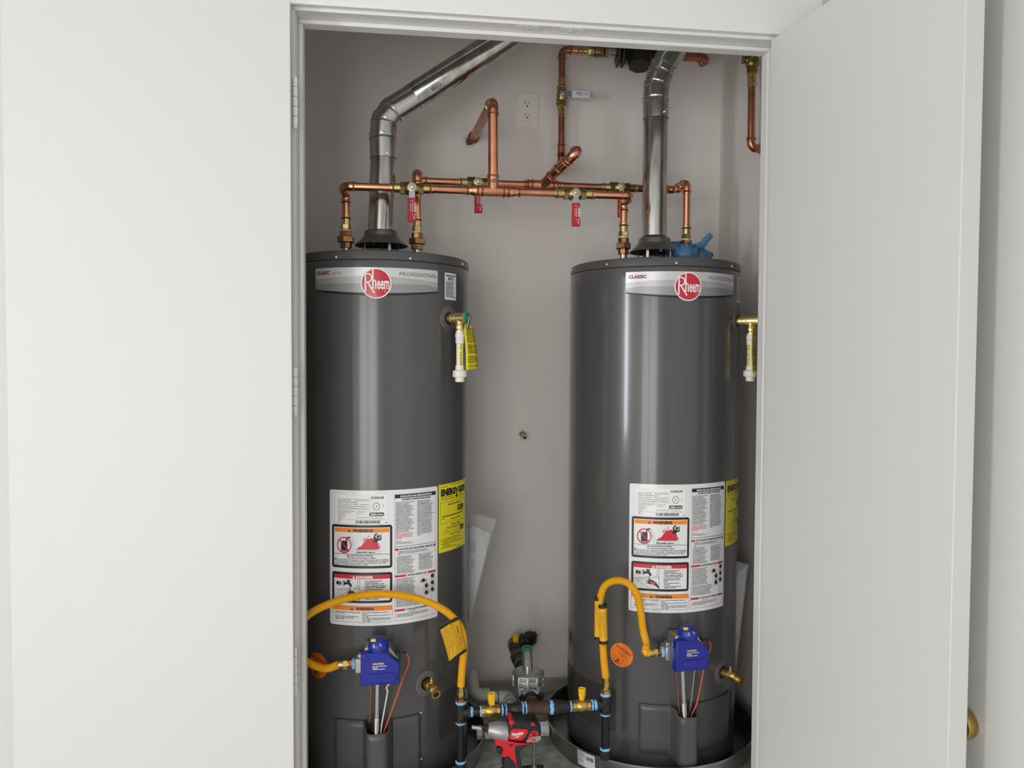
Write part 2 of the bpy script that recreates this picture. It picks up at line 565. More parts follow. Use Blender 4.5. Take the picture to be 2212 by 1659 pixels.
for px in (1143, 1236):                                  # ball catch strike plates set into the head jamb
    x = P(px, 52, YJ + .018).x
    pts = [(x + .031 * sx * (1 if abs(a) < 1 else .86), YJ + .019 + .0145 * a) for sx, a in ((-1, -1), (-1, -.6), (-1, .6), (-1, 1), (1, 1), (1, .6), (1, -.6), (1, -1))]
    c = MB().prism([V((a, b, ZH)) for a, b in pts], (0, 0, -.0012)).build('ball_catch', 'trim_paint', hj, bevel=.0004)
    lathe((x, YJ + .019, ZH - .0011), (0, 0, -1), [(0, .0105), (.0007, .0095)], 24).build('catch_dish', 'trim_paint', c)
    for s_ in (-1, 1): lathe((x + s_ * .020, YJ + .019, ZH - .0011), (0, 0, -1), [(0, .0036), (.0006, .0032)], 12).build('screw', 'trim_paint', c)
    MB().bounds(x - .0009, x + .0009, YJ + .0045, YJ + .011, ZH - .0016, ZH - .001).build('catch_slot', 'black_plastic', c)


def rotz(deg): return Matrix.Rotation(math.radians(deg), 3, 'Z')


# left door, folded right back towards the wall; right door standing open just past a right angle
DW, DT, DZ0, DZ1 = .596, .044, RF + .012, 1.984


def door(name, piv, ang, sgn, label):
    R = rotz(ang); mb = MB().bounds(0, DW, 0, DT, DZ0, DZ1) if sgn > 0 else MB().bounds(-DW, 0, 0, DT, DZ0, DZ1)
    mb.xform(lambda p: V(piv) + R @ p)
    o = struct(name, mb, 'door_paint', bevel=.0016); o['label'] = label
    return o, (lambda p: V(piv) + R @ V(p))


d1, d1m = door('door_1', (-.2765, 1.866, 0), -176, 1, 'plain white door folded back flat beside the left heater')
d2, d2m = door('door_2', (.9555, 1.875, 0), 98.0, -1, 'plain white door standing open with brass knob')
for py in (220, 845, 1447):                              # butt hinges: barrel of five knuckles, leaf on the jamb
    c = P(637.6, py, 1.853); hz = .057
    h = MB().bounds(XL - .0002, XL + .0016, YJ - .001, YJ + .030, c.z - hz, c.z + hz).build('hinge', 'trim_paint', lj)
    for i in range(5):
        z0 = c.z - hz + 2 * hz * i / 5
        lathe((c.x, c.y, z0 + .0006), (0, 0, 1), [(0, .0054), (.0006, .0060), (2 * hz / 5 - .0018, .0060), (2 * hz / 5 - .0012, .0054)], 16).build('knuckle', 'trim_paint', h)
    lathe((c.x, c.y, c.z - hz - .005), (0, 0, 1), [(0, .003), (.0025, .0046), (.0055, .0046)], 12).build('pin_tip', 'trim_paint', h)
# brass knob on the far face of the right door
kc = d2m((-(DW - .062), 0, P(2105, 1568, 1.34).z)); kn = (rotz(98) @ V((0, -1, 0)))
kb = lathe(kc, kn, [(0, .029), (.004, .029), (.0065, .026), (.007, .011), (.036, .0105), (.039, .018), (.041, .0285), (.043, .0300), (.060, .0300), (.063, .0285), (.064, .024)], 40).build('door_knob', 'knob_brass', d2)
kb['label'] = 'round satin brass knob'

# ================================================================== LABEL ARTWORK (shared by both heaters)


def tri_sign(A, dark, light, x, y, s):
    A.poly(dark, [(x, y), (x + s / 2, y - s * .9), (x + s, y)])
    A.rect(light, x + s * .45, y - s * .60, x + s * .55, y - s * .25); A.rect(light, x + s * .45, y - s * .18, x + s * .55, y - s * .10)


OPS = ('Read and follow water heater warnings and instructions. If owners manual is missing, contact the retailer or manufacturer. '
       'This appliance must be installed in accordance with local codes, or in the absence of local codes, the National Fuel Gas Code and Manual. '
       'Water Leakage Regardless of the manner from which a water heater is vented or is maintained, a tank will leak some day. Install in a location with a drain pan. ')
SAFE = ('This appliance has a pilot which is ignited by a piezo electric device. Do not try to light the pilot by hand. BEFORE OPERATING smell all around the appliance area for gas. '
        'Be sure to smell next to the floor because some gas is heavier than air and will settle on the floor. Do not try to light any appliance. Do not touch any electric switch. ')
LITE = ('STOP Read the safety information above on this label. Set the temperature control knob to its lowest setting. Turn the gas control knob to OFF. '
        'Remove the outer door. Wait five minutes to clear out any gas. If you smell gas STOP and follow B in the safety information. '
        'Find the pilot, follow the tube from the gas control. Turn the gas control knob to PILOT. Push the knob all the way in and hold. ')


def rating_art():
    A = Art()
    A.rrect('base', 0, 0, 333, 357, 6)
    # --- rating plate
    A.rect('plate', 22, 12, 172, 86)
    K = 'black'
    rows = ['SERIAL NO. M331617886          MFG. DATE 17AUG2017', 'MODEL NO. PROG50-38N RH60', 'CAP. U.S. GALS. 50    FHR 86    NATURAL', 'MAX INPUT RATE 38,000 Btu/hr  MAN. PRESSURE 4.0 in. w.c.',
            'CATEGORY I  MAX. SUPPLY PRESSURE 10.5 in. w.c.  NATURAL GAS']
    for i, r in enumerate(rows): A.text(K, r, 27, 27.5 + i * 5.2, 2.3, w=92 if i != 1 else 60)
    A.line('thin', [(26, 22.5), (122, 22.5)], .35); A.line('thin', [(26, 50.5), (122, 50.5)], .35); A.line('thin', [(122, 22), (122, 76)], .35)
    A.line('thin', [(84, 52), (84, 76)], .35); A.line('thin', [(26, 77), (168, 77)], .35)
    for i, r in enumerate(['FOR ALTITUDES ABOVE 2,000 FEET REFER', 'MANUAL  TESTED TO ANSI Z21.10.1', 'SEE INSTALLATION', 'INSTRUCTIONS FOR', 'CLEARANCES', 'VENTING']):
        A.text(K, r, 27, 55.5 + i * 4.1, 1.9, wmax=52)
    for i, r in enumerate(['RECOVERY RATING', '41.0 GAL/HR', '', 'MAX WORKING PRESS 150 PSI']):
        if r: A.text(K, r, 87, 57 + i * 5.0, 1.9, wmax=33)
    A.bars(K, 126, 163, 16, 22, 22, 3)
    A.ring(K, 142, 42, 10.5, .7); A.ring(K, 142, 42, 8.6, .4); A.text(K, '\u2605', 142, 44, 4, al='C')
    for a in range(0, 360, 20): A.disc(K, 142 + 9.5 * math.cos(math.radians(a)), 42 + 9.5 * math.sin(math.radians(a)), .55, n=6)
    A.text(K, 'DOWN', 163, 45, 1.9, rot=-PI / 2)
    A.rrect(K, 122, 58, 164, 67.5, 4); A.text('wtop', 'AHRI', 125, 65.5, 5.2, w=15, bold=.03); A.text('wtop', 'CERTIFIED', 141.5, 65, 3.6, w=20, bold=.02)
    A.text(K, 'www.ahridirectory.org', 126, 73.5, 1.7, w=34)
    for i, r in enumerate(['Assembled in', 'U.S.A.', 'AP15123']): A.text(K, r, 27, 80.5 + i * 2.6, 1.6, wmax=20)
    A.bars(K, 82, 152, 79, 86.5, 34, 5)
    A.disc('maroon', 170, 85, 3.2, .9)
    # --- flammable vapours panel
    x0, x1, y0, y1 = 8, 187, 91, 205
    A.frame('fr1', x0, y0, x1, y1, 6.4, 6.5)
    A.rect('orange1', 16.5, 99.5, 178.5, 110.5)
    tri_sign(A, 'blk2', 'orng2', 58, 109.2, 8.5); A.text('blk2', 'WARNING', 73, 109.0, 7.2, w=59, bold=.035)
    A.rect(K, 14.5, 167.6, 180.5, 168.5)
    A.prism = None
    A.poly(K, [(38.5, 137), (41.5, 134), (50.5, 134), (52, 133), (52, 128), (53.5, 125), (57, 122.5), (66, 122.5), (66, 126), (58, 126.5), (56, 129), (56, 136), (57, 137.5), (57, 160), (56, 163), (38.5, 163), (37, 160), (37, 138)])
    A.poly(K, [(44, 132), (47, 132), (47, 134.5), (44, 134.5)])
    A.ring('red2', 47, 145, 22.3, 3.2, ky=.98)
    A.line('red2', [(32, 130.5), (62, 160)], 3.4)
    A.text('wtop', 'FLAMMABLE', 38.5, 161.5, 2.4, w=17)
    A.poly('flame', [(83, 155.5), (92, 148), (97, 147.5), (106, 137), (112, 128), (117, 123), (115, 128.5), (121, 126.5), (129, 124.5), (134, 127), (144, 136), (149, 142.5), (146, 147), (154, 144.5), (149, 150.5), (156, 149), (146, 155.5)])
    A.poly('flame2', [(104, 136), (104.5, 128), (111, 122), (108, 129)]); A.poly('flame3', [(115, 121.5), (119, 118.5), (123, 118.2), (119, 121.8)])
    A.poly(K, [(132, 137), (135.5, 127.5), (133.5, 124), (134, 119), (139, 113.5), (143, 112), (145, 115), (140, 117.5), (138, 121.5), (141.5, 125), (148, 126.5), (152.5, 126.5), (152.5, 119), (151.5, 116), (153.2, 115), (155.6, 118.5), (155.6, 130.5), (148, 131.2), (145, 134), (143, 138), (138.5, 135)])
    A.disc(K, 146.6, 121, 4.1)
    cl = [(68, 124), (73, 129), (75, 137), (78, 146), (80, 155), (85, 158.2), (95, 157), (110, 158.4), (125, 156.8), (140, 158.4), (150, 157.5), (154.5, 161), (151, 166), (140, 165.5), (130, 168), (118, 166), (104, 168.2), (92, 166), (80, 166.2), (74, 160), (72.5, 148), (71, 137), (67, 127)]
    A.line('thin', cl, .45)
    A.text(K, 'Flammable Vapors', 84, 164.2, 4.0, w=54, bold=.02, shear=.2)
    A.text(K, 'FIRE AND EXPLOSION HAZARD', 94, 173.6, 3.4, w=77, al='C', bold=.012)
    A.text(K, 'Can result in serious injury or death.', 97, 179.0, 3.5, w=84, al='C', bold=.01)
    tri_sign(A, K, 'wtop', 15.5, 184.2, 7.6)
    for i, (r, wd) in enumerate((('Do not store or use gasoline or other flammable vapors and liquids', 152), ('in the vicinity of this or any other appliance. Storage of or use of gasoline', 162),
                                ('or other flammable vapors or liquids in the vicinity of this or any other', 155), ('appliance can result in serious injury or death.', 102))):
        A.text(K, r, 25 if i == 0 else 16, 184.0 + i * 4.25, 3.1, w=wd)
    # --- scald panel
    y0, y1 = 216, 297
    A.frame('fr2', x0, y0, x1, y1, 6.4, 6.5)
    A.rect('dbar', 14.5, 222.5, 180.5, 233)
    tri_sign(A, 'wtop', 'red2', 72, 231.6, 8); A.text('wtop', 'DANGER', 83, 231.4, 6.4, w=50, bold=.03)
    A.rect(K, 93, 233, 93.8, 290.5); A.line('thin', [(87.5, 233), (87.5, 254), (93, 257)], .7)
    A.line('thin', [(14.5, 264.5), (58, 258), (66, 256.5)], .7); A.line('thin', [(76, 256), (87.5, 253.5)], .7)
    A.line('thin', [(76, 260), (87, 257.5), (93, 261)], .7); A.line('thin', [(57, 262), (27, 266), (25, 268.5), (56, 285), (62, 290)], .7)
    A.disc(K, 25, 246, 3.4, 5.6, 16); A.disc(K, 33, 246.5, 4.6, 5.4, 16); A.disc('wtop', 34.5, 244, .9, 1.3, 8); A.disc('wtop', 31.6, 248.5, .8, 1.3, 8)
    A.ring(K, 45, 245.5, 5.0, 1.0, 20, 1.35)
    A.poly(K, [(45, 240), (50, 242.5), (56, 243), (55, 239), (54, 237), (57, 235.2), (60, 238), (63, 235.6), (66, 238), (65, 241.5), (62.5, 243), (67, 244.8), (69.5, 248.5), (70.5, 254.5), (64, 255), (62, 249.8), (58, 248.5), (50, 249), (45, 251)])
    A.text('pink', 'HOT', 59, 262, 4.2, w=12)
    A.poly(K, [(92.9, 283), (84, 272.5), (76, 267), (72, 264), (73, 268.5), (70, 265), (67.5, 266), (66, 263.2), (60, 261.2), (63.5, 267.8), (54, 265), (62, 271), (51, 270.5), (61.5, 274), (53.5, 276.5), (64, 277), (75, 279), (84, 281.5), (92.9, 290)])
    A.poly('pink', [(66, 270), (74, 269.5), (82, 274.5), (80, 279), (68, 276.5)])
    yy = 239.5
    for ln in ('Water temperature over 125\u00b0F', 'can cause severe burns', 'instantly or death from scalds.', None, 'Children, disabled and elderly are', 'at highest risk of being scalded.', None,
               'See instruction manual before', 'setting temperature at water', 'heater.', None, 'Feel water before bathing or', 'showering.', None, 'Temperature limiting valves are', 'available, see manual.'):
        if ln is None: yy += 1.3; continue
        A.text(K, ln, 108, yy, 2.7, w=len(ln) * 1.78, bold=.012); yy += 3.9
    # --- lower warning box
    A.frame('thin', 8, 305, 187, 348, .6)
    A.rect('orange2', 8.6, 305.6, 186.4, 317)
    tri_sign(A, 'blk2', 'orng2', 66, 315.6, 8.2); A.text('blk2', 'WARNING', 82, 315.2, 6.8, w=52, bold=.035)
    for i, ln in enumerate(('Sealed burner access door.  Serviced by a qualified', 'service person only.', '', 'If burner access door is removed, gasket must be', 'replaced and all flame arrestor screens', 'tightened securely.')):
        if ln: A.text(K, ln, 18, 322.6 + i * 3.8, 2.4, w=len(ln) * 1.5, bold=.012)
    for i, ln in enumerate(('Do not operate if either gasketed or sight glass is', 'damaged.', 'Do not operate if any of the burner access door screws', 'are missing.', 'Failure to follow the above instructions may result in', 'a fire or explosion, causing property damage, personal', 'injury or death.')):
        A.text(K, ln, 101, 322.6 + i * 3.8, 2.4, w=len(ln) * 1.5, bold=.012)
    # --- right column
    a0, a1 = 195, 326
    A.frame('thin', a0 - 1, 12, a1, 150, .5); A.frame('thin', a0 - 1, 151, a1, 347, .5)
    A.rect(K, a0, 13, a1 - 1, 22.5); A.text('wtop', 'INSTALLATION AND OPERATION DETAILS', (a0 + a1) / 2, 20.2, 4.6, w=100, al='C', bold=.02)
    A.text(K, 'AUTOMATIC STORAGE WATER HEATER', (a0 + a1) / 2, 28.8, 4.2, w=92, al='C', bold=.02)
    A.para(K, OPS * 3, a0 + 2, 34.5, 61, 2.15, 3.25, .01, 25); A.para('rtext', 'CAUTION: Incorrect operation of this appliance may create a hazard to life and property and will nullify the warranty. Failure to follow these instructions may cause damage.', a0 + 2, 117, 61, 2.15, 3.25, .01, 6)
    A.para('rtext', 'IMPORTANT:', a0 + 2, 137.5, 20, 2.2, 3.2); A.para(K, 'The flow control setting dials of this valve need service before use of hot water', a0 + 2, 141, 61, 2.1, 3.2, 0, 2)
    A.para(K, SAFE * 2 + OPS, a0 + 67, 34.5, 61, 2.15, 3.25, .01, 33)

    def redhead(y, t, l, r):
        A.rect('rt%dl' % y, a0, y - 4.6, a0 + l, y + 1.0); A.rect('rt%dr' % y, a1 - r, y - 4.6, a1 - 1, y + 1.0)
        A.text(K, t, a0 + l + 3, y, 4.2, w=a1 - r - 3 - (a0 + l + 3), bold=.02)
    redhead(160, 'FOR YOUR SAFETY READ BEFORE OPERATING', 11, 9)
    A.frame('thin', a0 + 8, 163, a1 - 6, 174.5, .4)
    A.para(K, 'WARNING: If you do not follow these instructions exactly, a fire or explosion may result causing property damage, personal injury or loss of life.', a0 + 10, 166.4, 112, 2.2, 3.3, .01, 3)
    A.para(K, SAFE * 2, a0 + 5, 179, 60, 2.15, 3.35, .01, 14); A.para(K, SAFE + LITE, a0 + 72, 179, 55, 2.15, 3.35, .01, 13)
    redhead(231, 'LIGHTING INSTRUCTIONS', 33, 29)
    A.para(K, LITE * 3, a0 + 3, 237.5, 66, 2.2, 3.4, .01, 14)
    A.frame('thin', 270, 236, 294, 255, .4); A.disc(K, 282, 248.5, 6, 5.2); A.rect(K, 273, 249.5, 290, 252.4); A.rect(K, 290.5, 246, 292, 252)
    for cx, cy in ((314, 241), (314, 259.5), (293, 264.5), (314, 278), (293, 283)):
        A.frame('thin', cx - 9.4, cy - 9, cx + 9.4, cy + 9, .4); A.disc(K, cx, cy, 6.3, 6.3, 22); A.disc('wtop', cx + 2.6, cy - 2.2, .9, n=8)
    A.para(K, LITE * 2, a0 + 3, 287, 88, 2.2, 3.4, .01, 8)
    A.line('thin', [(309, 292), (312, 299), (308, 301), (313, 305), (309, 308), (312, 313)], .6); A.disc(K, 310, 311, 1.4, n=8)
    redhead(322, 'TO TURN GAS OFF TO THE APPLIANCE', 29, 25)
    A.text(K, 'STORAGE TANK', a0 + 40, 327.5, 2.2)
    A.para(K, 'To maintain a flame at the pilot for standby, turn the control knob clockwise to the PILOT position (Fig. A). To shut gas off turn the gas control knob clockwise to the OFF position (Fig. B).', a0 + 4, 331.8, 118, 2.2, 3.5, .01, 4)
    return A


def energy_art():
    A = Art(); A.rect('base', 0, 0, 136, 187)
    K = 'black'
    A.text(K, 'U.S. Government', 8, 8, 2.4); A.text(K, 'Federal law prohibits removal of this label before consumer purchase.', 128, 5.5, 2.2, w=76, al='R')
    A.text(K, 'ENERG', 8, 31, 16, w=62, bold=.05); A.text(K, 'GUIDE', 86, 31, 16, w=44, bold=.05)
    A.poly(K, [(68, 15), (73, 15), (77, 22), (81, 15), (86, 15), (79.5, 27), (79.5, 36), (85, 36), (77, 45), (69, 36), (74.5, 36), (74.5, 27)])
    A.text(K, 'Water Heater - Natural Gas', 8, 37.5, 2.4, w=50); A.text(K, 'Tank Size (Storage Capacity): 50 gallons', 8, 43.5, 2.4, w=58)
    for i, t_ in enumerate(('Rheem Sales Company, Inc.', 'Model PROG50-38N', 'RH60')): A.text(K, t_, 92, 38 + i * 4.5, 2.4, wmax=38)
    A.frame(K, 6, 50, 130, 109, .5)
    A.text(K, 'Estimated Yearly Energy Cost', 68, 60, 4.4, w=66, al='C'); A.text(K, '$288', 100, 80, 14, w=37, al='C', bold=.02)
    A.poly(K, [(105, 81), (110, 81), (107.5, 88)]); A.rect(K, 14, 88, 108, 90.3); A.rect(K, 108, 88.8, 124, 89.3); A.rect(K, 14, 84, 14.6, 92)
    A.text(K, '$224', 12, 97, 3); A.text(K, '$345', 128, 97, 3, al='R'); A.text(K, 'Cost Range of Similar Models', 72, 101, 3.4, w=48, al='C')
    A.text(K, 'First Hour Rating', 72, 117, 4.2, w=44, al='C'); A.text(K, '(How much hot water you get in first hour of use)', 72, 123.5, 3.6, w=82, al='C')
    for a, b, t_ in ((16, 46, 'very small'), (46, 72, 'low'), (72, 98, 'medium')): A.frame(K, a, 126, b + .5, 138, .5); A.text(K, t_, (a + b) / 2, 133.5, 2.6, al='C')
    A.rect(K, 98, 125, 120, 139); A.text('wtop', 'High', 109, 132, 3, al='C'); A.text('wtop', '86 gallons', 109, 137, 2.4, al='C')
    A.text(K, 'Estimated Yearly Energy Use', 72, 144, 3, al='C')
    for i, t_ in enumerate(('Your cost will depend on your utility rates and use.', 'Cost range based only on models fueled by natural gas with a', 'high first hour rating (75+ gallons per hour).', 'Estimated energy cost is based on a national average natural gas cost', 'of $1.09 per therm.', 'Estimated yearly energy use: 264 therms.')):
        A.text(K, t_, 12 if i not in (2, 4) else 16, 152 + i * 4.8, 2.7, w=len(t_) * 1.55)
        if i not in (2, 4): A.disc(K, 8.5, 151 + i * 4.8, 1.0, n=8)
    A.text(K, 'ftc.gov/energy', 84, 182.5, 2.8, al='C')
    return A


def dnb_art():
    A = Art(); A.disc('base', 0, 0, 34, n=44)
    K = 'maroon'
    A.text(K, 'DO NOT BLOCK', 0, -13, 6.2, w=50, al='C', bold=.015)
    A.text(K, 'Combustion Air Inlet', 0, -3.5, 2.6, w=31, al='C'); A.text(K, 'Openings', 0, 1.8, 2.6, w=14, al='C')
    A.line(K, [(-12, 8), (-12, 26), (-8, 28), (10, 28), (12, 26), (12, 8)], 1.1); A.line('thin', [(-12, 10), (-4, 12), (0, 5), (3, 12), (12, 10)], .5); A.line('thin', [(-9, 22), (-3, 14), (3, 14), (9, 22)], .5)
    A.disc('black', -2, 18.5, 2.9, n=10); A.disc('black', 1.5, 18, 2.2, n=10); A.rect('black', -1.3, 19, .8, 27); A.rect('black', -8, 24, -3, 27.3); A.rect('black', 1, 25, 4, 27.6); A.disc('black', 6.5, 22.5, 1.5, n=6)
    return A


RATING, ENERGY, DNB = rating_art(), energy_art(), dnb_art()


def apply_art(A, k, az0, z0, name, base, parent, order, label=None):
    base_o = A.mesh('base', cylmap(k, az0, z0, .0004), name, base, parent)
    if label: base_o['label'] = label
    for i, (lay, m, nm, off) in enumerate(order):
        A.mesh(lay, cylmap(k, az0, z0, off), nm, m, base_o)['kind'] = 'stuff'
    return base_o


# ================================================================== WATER HEATERS
AZ0 = [math.radians(-2.5), math.radians(4.6)]


def loc(k, az):
    """local frame on heater k: x along the tangent to the right, r outward from the axis, z up"""
    cx, cy = TANK[k]; n = V((math.sin(az), -math.cos(az), 0)); t_ = V((math.cos(az), math.sin(az), 0)); c = V((cx, cy, 0))
    return lambda x, r, z: c + t_ * x + n * r + V((0, 0, z))


SPEC = [dict(badge=(682, 945, 603), logo=(812.5, 612), rating=(712.5, 945, 1056.6), energy=(947.5, 1003, 1048), dnb=(687, 1437), small=(960.5, 986, 588.5, 643), tp=(969, 688),
             drain=(921, 1476), valve=(821, 1447), holes=[(949, 1003.5, 1497, 1600)], shield=(725, 907, 815, 1552, 1659), screws=((725.5, 555.5), (886.7, 558.3), (999.5, 570.3)), zb=.021),
        dict(badge=(1352, 1584, 612), logo=(1486.5, 619), rating=(1360.3, 1565.7, 1043.6), energy=(1568, 1591, 1040), dnb=(1342, 1415), small=(1592, 1599, 598, 648), tp=(1592, 694),
             drain=(1560, 1452), valve=(1493, 1413), holes=[(1222, 1334, 1487, 1583), (1567, 1582, 1500, 1580)], shield=(1380, 1574, 1483, 1521, 1630), screws=((1233.2, 584), (1310, 571), (1461.2, 567.8), (1581.5, 575.4)), zb=.021)]


def heater(k):
    S = SPEC[k]; cx, cy = TANK[k]
    lab = ['grey gas water heater behind the looping yellow hose, nearer the folded back door', 'grey gas water heater standing in the wide round drain pan with paper label'][k]
    T = thing('water_heater', lab, 'water heater', (cx, cy, S['zb']), 'pair of gas water heaters')
    # feet, jacket, cap
    for i in range(3):
        a = .5 + i * 2 * PI / 3
        lathe((cx + .2 * math.cos(a), cy + .2 * math.sin(a), .005), (0, 0, 1), [(0, .02), (.016, .02)], 14).build('foot', 'black_plastic', T)
    MB().lathe((cx, cy, 0), (0, 0, 1), [(.021, .250), (.023, .2545), (.03, TR), (SEAM - .03, TR), (SEAM - .004, TR), (SEAM - .0015, TR - .0012), (SEAM, TR - .004)], 128).build('jacket', 'heater_gray', T)
    MB().lathe((cx, cy, 0), (0, 0, 1), [(SEAM, TR - .0036), (SEAM + .0008, TR - .0008), (SEAM + .018, TR - .0012), (SEAM + .0225, TR - .0032), (SEAM + .025, TR - .008), (TOPZ, TR - .016), (TOPZ + .0005, .08)], 128).build('top_cap', 'heater_cap', T)
    for px, py in S['screws']:
        az, z = hit(k, px, py); L = loc(k, az); n = L(0, 1, 0) - L(0, 0, 0)
        lathe(L(0, TR - .0015, z), n, [(0, .0042), (.002, .0042), (.0036, .003), (.0042, .0012)], 12).build('cap_screw', 'steel', T)
    # badge with round logo
    az0 = hit(k, S['badge'][0], S['badge'][2])[0]; az1 = hit(k, S['badge'][1], S['badge'][2])[0]
    zb = hit(k, S['logo'][0], 577.5 if k == 0 else 586.5)[1]
    Wd = (az1 - az0) * TR * 1000; A = Art(); n = 40; Hh = 57.0
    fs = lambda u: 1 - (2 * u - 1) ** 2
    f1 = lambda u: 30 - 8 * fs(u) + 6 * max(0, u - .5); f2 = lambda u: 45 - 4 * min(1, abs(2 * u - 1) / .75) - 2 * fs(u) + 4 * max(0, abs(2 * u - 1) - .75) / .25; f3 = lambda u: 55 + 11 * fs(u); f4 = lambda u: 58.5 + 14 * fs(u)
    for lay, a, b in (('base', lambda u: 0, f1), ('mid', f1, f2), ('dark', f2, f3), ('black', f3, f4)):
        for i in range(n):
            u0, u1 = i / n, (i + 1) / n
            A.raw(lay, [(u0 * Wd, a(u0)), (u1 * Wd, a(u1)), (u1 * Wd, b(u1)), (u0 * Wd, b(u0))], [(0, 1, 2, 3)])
    if k == 0: A.text('maroon', 'CLASSIC', 6, 17, 8.6, w=42, bold=.03); A.text('ink', '\u2122', 49, 12, 4, w=4); A.text('ink', 'series', 54, 17, 7.6, w=27)
    else: A.text('maroon', 'CLASSIC', 8, 18, 8.8, w=50, bold=.03)
    lx = (hit(k, *S['logo'])[0] - az0) * TR * 1000; ly = (zb - hit(k, *S['logo'])[1]) * 1000
    pw = 108.0; A.text('ink3', 'PROFESSIONAL', Wd - 4, 20, 9.6, w=pw, al='R', bold=.01)
    A.frame('ink2', 0, 0, Wd, 56, .7)
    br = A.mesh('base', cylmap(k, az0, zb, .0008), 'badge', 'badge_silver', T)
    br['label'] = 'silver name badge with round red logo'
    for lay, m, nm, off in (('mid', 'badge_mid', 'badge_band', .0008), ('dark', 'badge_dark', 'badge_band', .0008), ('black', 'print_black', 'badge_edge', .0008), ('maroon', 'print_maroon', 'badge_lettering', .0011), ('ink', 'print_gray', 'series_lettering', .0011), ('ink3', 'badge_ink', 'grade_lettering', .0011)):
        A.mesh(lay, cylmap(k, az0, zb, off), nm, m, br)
    G = Art(); r = 39.5
    G.disc('ring', 0, 0, r, n=48); G.disc('red', 0, 0, r - 3.2, n=48)
    G.rect('w', -29, -21, -25, 22)                                                    # tall R: stem, bowl, long leg
    G.line('w', [(-29, -23.6), (-24, -24)] + [(-20 + 9 * math.cos(math.radians(a)), -13.5 + 10.5 * math.sin(math.radians(a))) for a in range(-90, 91, 15)] + [(-24, -3)], 3.6)
    G.line('w', [(-22, -3), (-4.5, 24.5)], 4.0)
    G.rect('w', -10, -36, -6.2, 14.5)                                                 # tall h
    G.line('w', [(-8, -3), (-5.6, -7.2), (-2.6, -7.6), (-.9, -5), (-.9, 14.5)], 3.4)
    G.text('w', 'eem', 2.4, 14.5, 31, w=31, bold=.004)
    G.ring('w', 22.5, 21, 1.8, .6, 12)
    for lay, m, nm, off in (('ring', 'print_white', 'logo_ring', .0022), ('red', 'logo_red', 'logo_disc', .0026), ('w', 'print_white', 'logo_lettering', .0031)):
        G.mesh(lay, (lambda f, off=off: (lambda x, y: f(x + lx, y + ly)))(cylmap(k, az0, zb, off)), nm, m, br, cut=4)
    # rating label
    az0, zt = hit(k, S['rating'][0], S['rating'][2])
    az1 = hit(k, S['rating'][1], S['rating'][2])[0]; s = (az1 - az0) * TR / .333

    def rmap(off):
        f = cylmap(k, az0, zt, off); return lambda x, y: f(x * s, y)
    b = RATING.mesh('base', rmap(.0004), 'rating_label', 'label_white', T, cut=7); b['label'] = 'large white instruction and warning label'
    for lay, m, nm, off in (('plate', 'print_white', 'rating_plate', .0006), ('fr1', 'print_black', 'panel_frame', .0009), ('fr2', 'print_black', 'panel_frame', .0009), ('orange1', 'print_orange', 'orange_bar', .0008), ('orange2', 'print_orange', 'orange_bar', .0008), ('dbar', 'print_red', 'red_bar', .0008), ('flame', 'print_red', 'flame', .0008), ('flame2', 'print_red', 'flame', .0008), ('flame3', 'print_red', 'flame', .0008)) + tuple(('rt%d%s' % (y_, q_), 'print_red', 'red_tab', .0008) for y_ in (160, 231, 322) for q_ in 'lr') + (('black', 'print_black', 'black_print', .0009), ('thin', 'print_black', 'ruled_lines', .0009),
                            ('pink', 'print_pink', 'pink_print', .0012), ('rtext', 'print_red', 'red_text', .0010), ('red2', 'print_red', 'prohibition_sign', .0013), ('blk2', 'print_black', 'warning_lettering', .0012), ('orng2', 'print_orange', 'sign_mark', .0014), ('wtop', 'print_white', 'white_lettering', .0014), ('maroon', 'print_maroon', 'ink_mark', .0010)):
        o = RATING.mesh(lay, rmap(off), nm, m, b)
        if lay in ('black', 'thin', 'pink', 'rtext', 'blk2', 'wtop', 'orng2', 'red2'): o['kind'] = 'stuff'
    # energy guide, tilted caution sticker, small side label
    az0, zt = hit(k, S['energy'][0], S['energy'][2])
    e = apply_art(ENERGY, k, az0, zt, 'energy_label', 'label_yellow', T, [('black', 'print_black', 'black_print', .0009), ('wtop', 'label_yellow', 'yellow_lettering', .0012)], 'yellow energy cost label')
    az0, zt = hit(k, *S['dnb']); th = math.radians((14, 28)[k]); cs, sn = math.cos(th), math.sin(th)

    def dmap(off):
        f = cylmap(k, az0, zt, off); return lambda x, y: f(x * cs - y * sn, x * sn + y * cs)
    b = DNB.mesh('base', dmap(.0004), 'caution_sticker', 'sticker_orange', T, cut=4); b['label'] = 'round orange do not block sticker'
    for lay, m, nm in (('maroon', 'print_maroon', 'lettering'), ('black', 'print_black', 'pictogram'), ('thin', 'print_maroon', 'thin_lines')): DNB.mesh(lay, dmap(.0008), nm, m, b, cut=4)['kind'] = 'stuff'
    A = Art(); x0, x1, y0, y1 = S['small']
    az0, zt = hit(k, x0, y0); Wd = 50.0; Hh = 73.0
    A.rrect('base', 0, 0, Wd, Hh, 3)
    A.text('black', 'TEMPERATURE - PRESSURE', 25, 9, 3.6, w=42, al='C', bold=.02); A.text('black', 'RELIEF VALVE', 25, 14.5, 3.6, w=24, al='C', bold=.02); A.text('black', 'IMPORTANT', 25, 19.5, 3.4, w=22, al='C', bold=.02)
    A.para('black', ('For protection against excessive pressures and temperatures in this water heater install protective equipment required by local codes but not less than a combination relief valve certified as meeting the requirements for relief valves. '
                     'The valve must be marked with a maximum set pressure not to exceed the working pressure. Install the valve into an opening provided and marked for this purpose and orient it so that discharge exits away. '), 4, 25, 42, 2.5, 3.7, .02, 12)
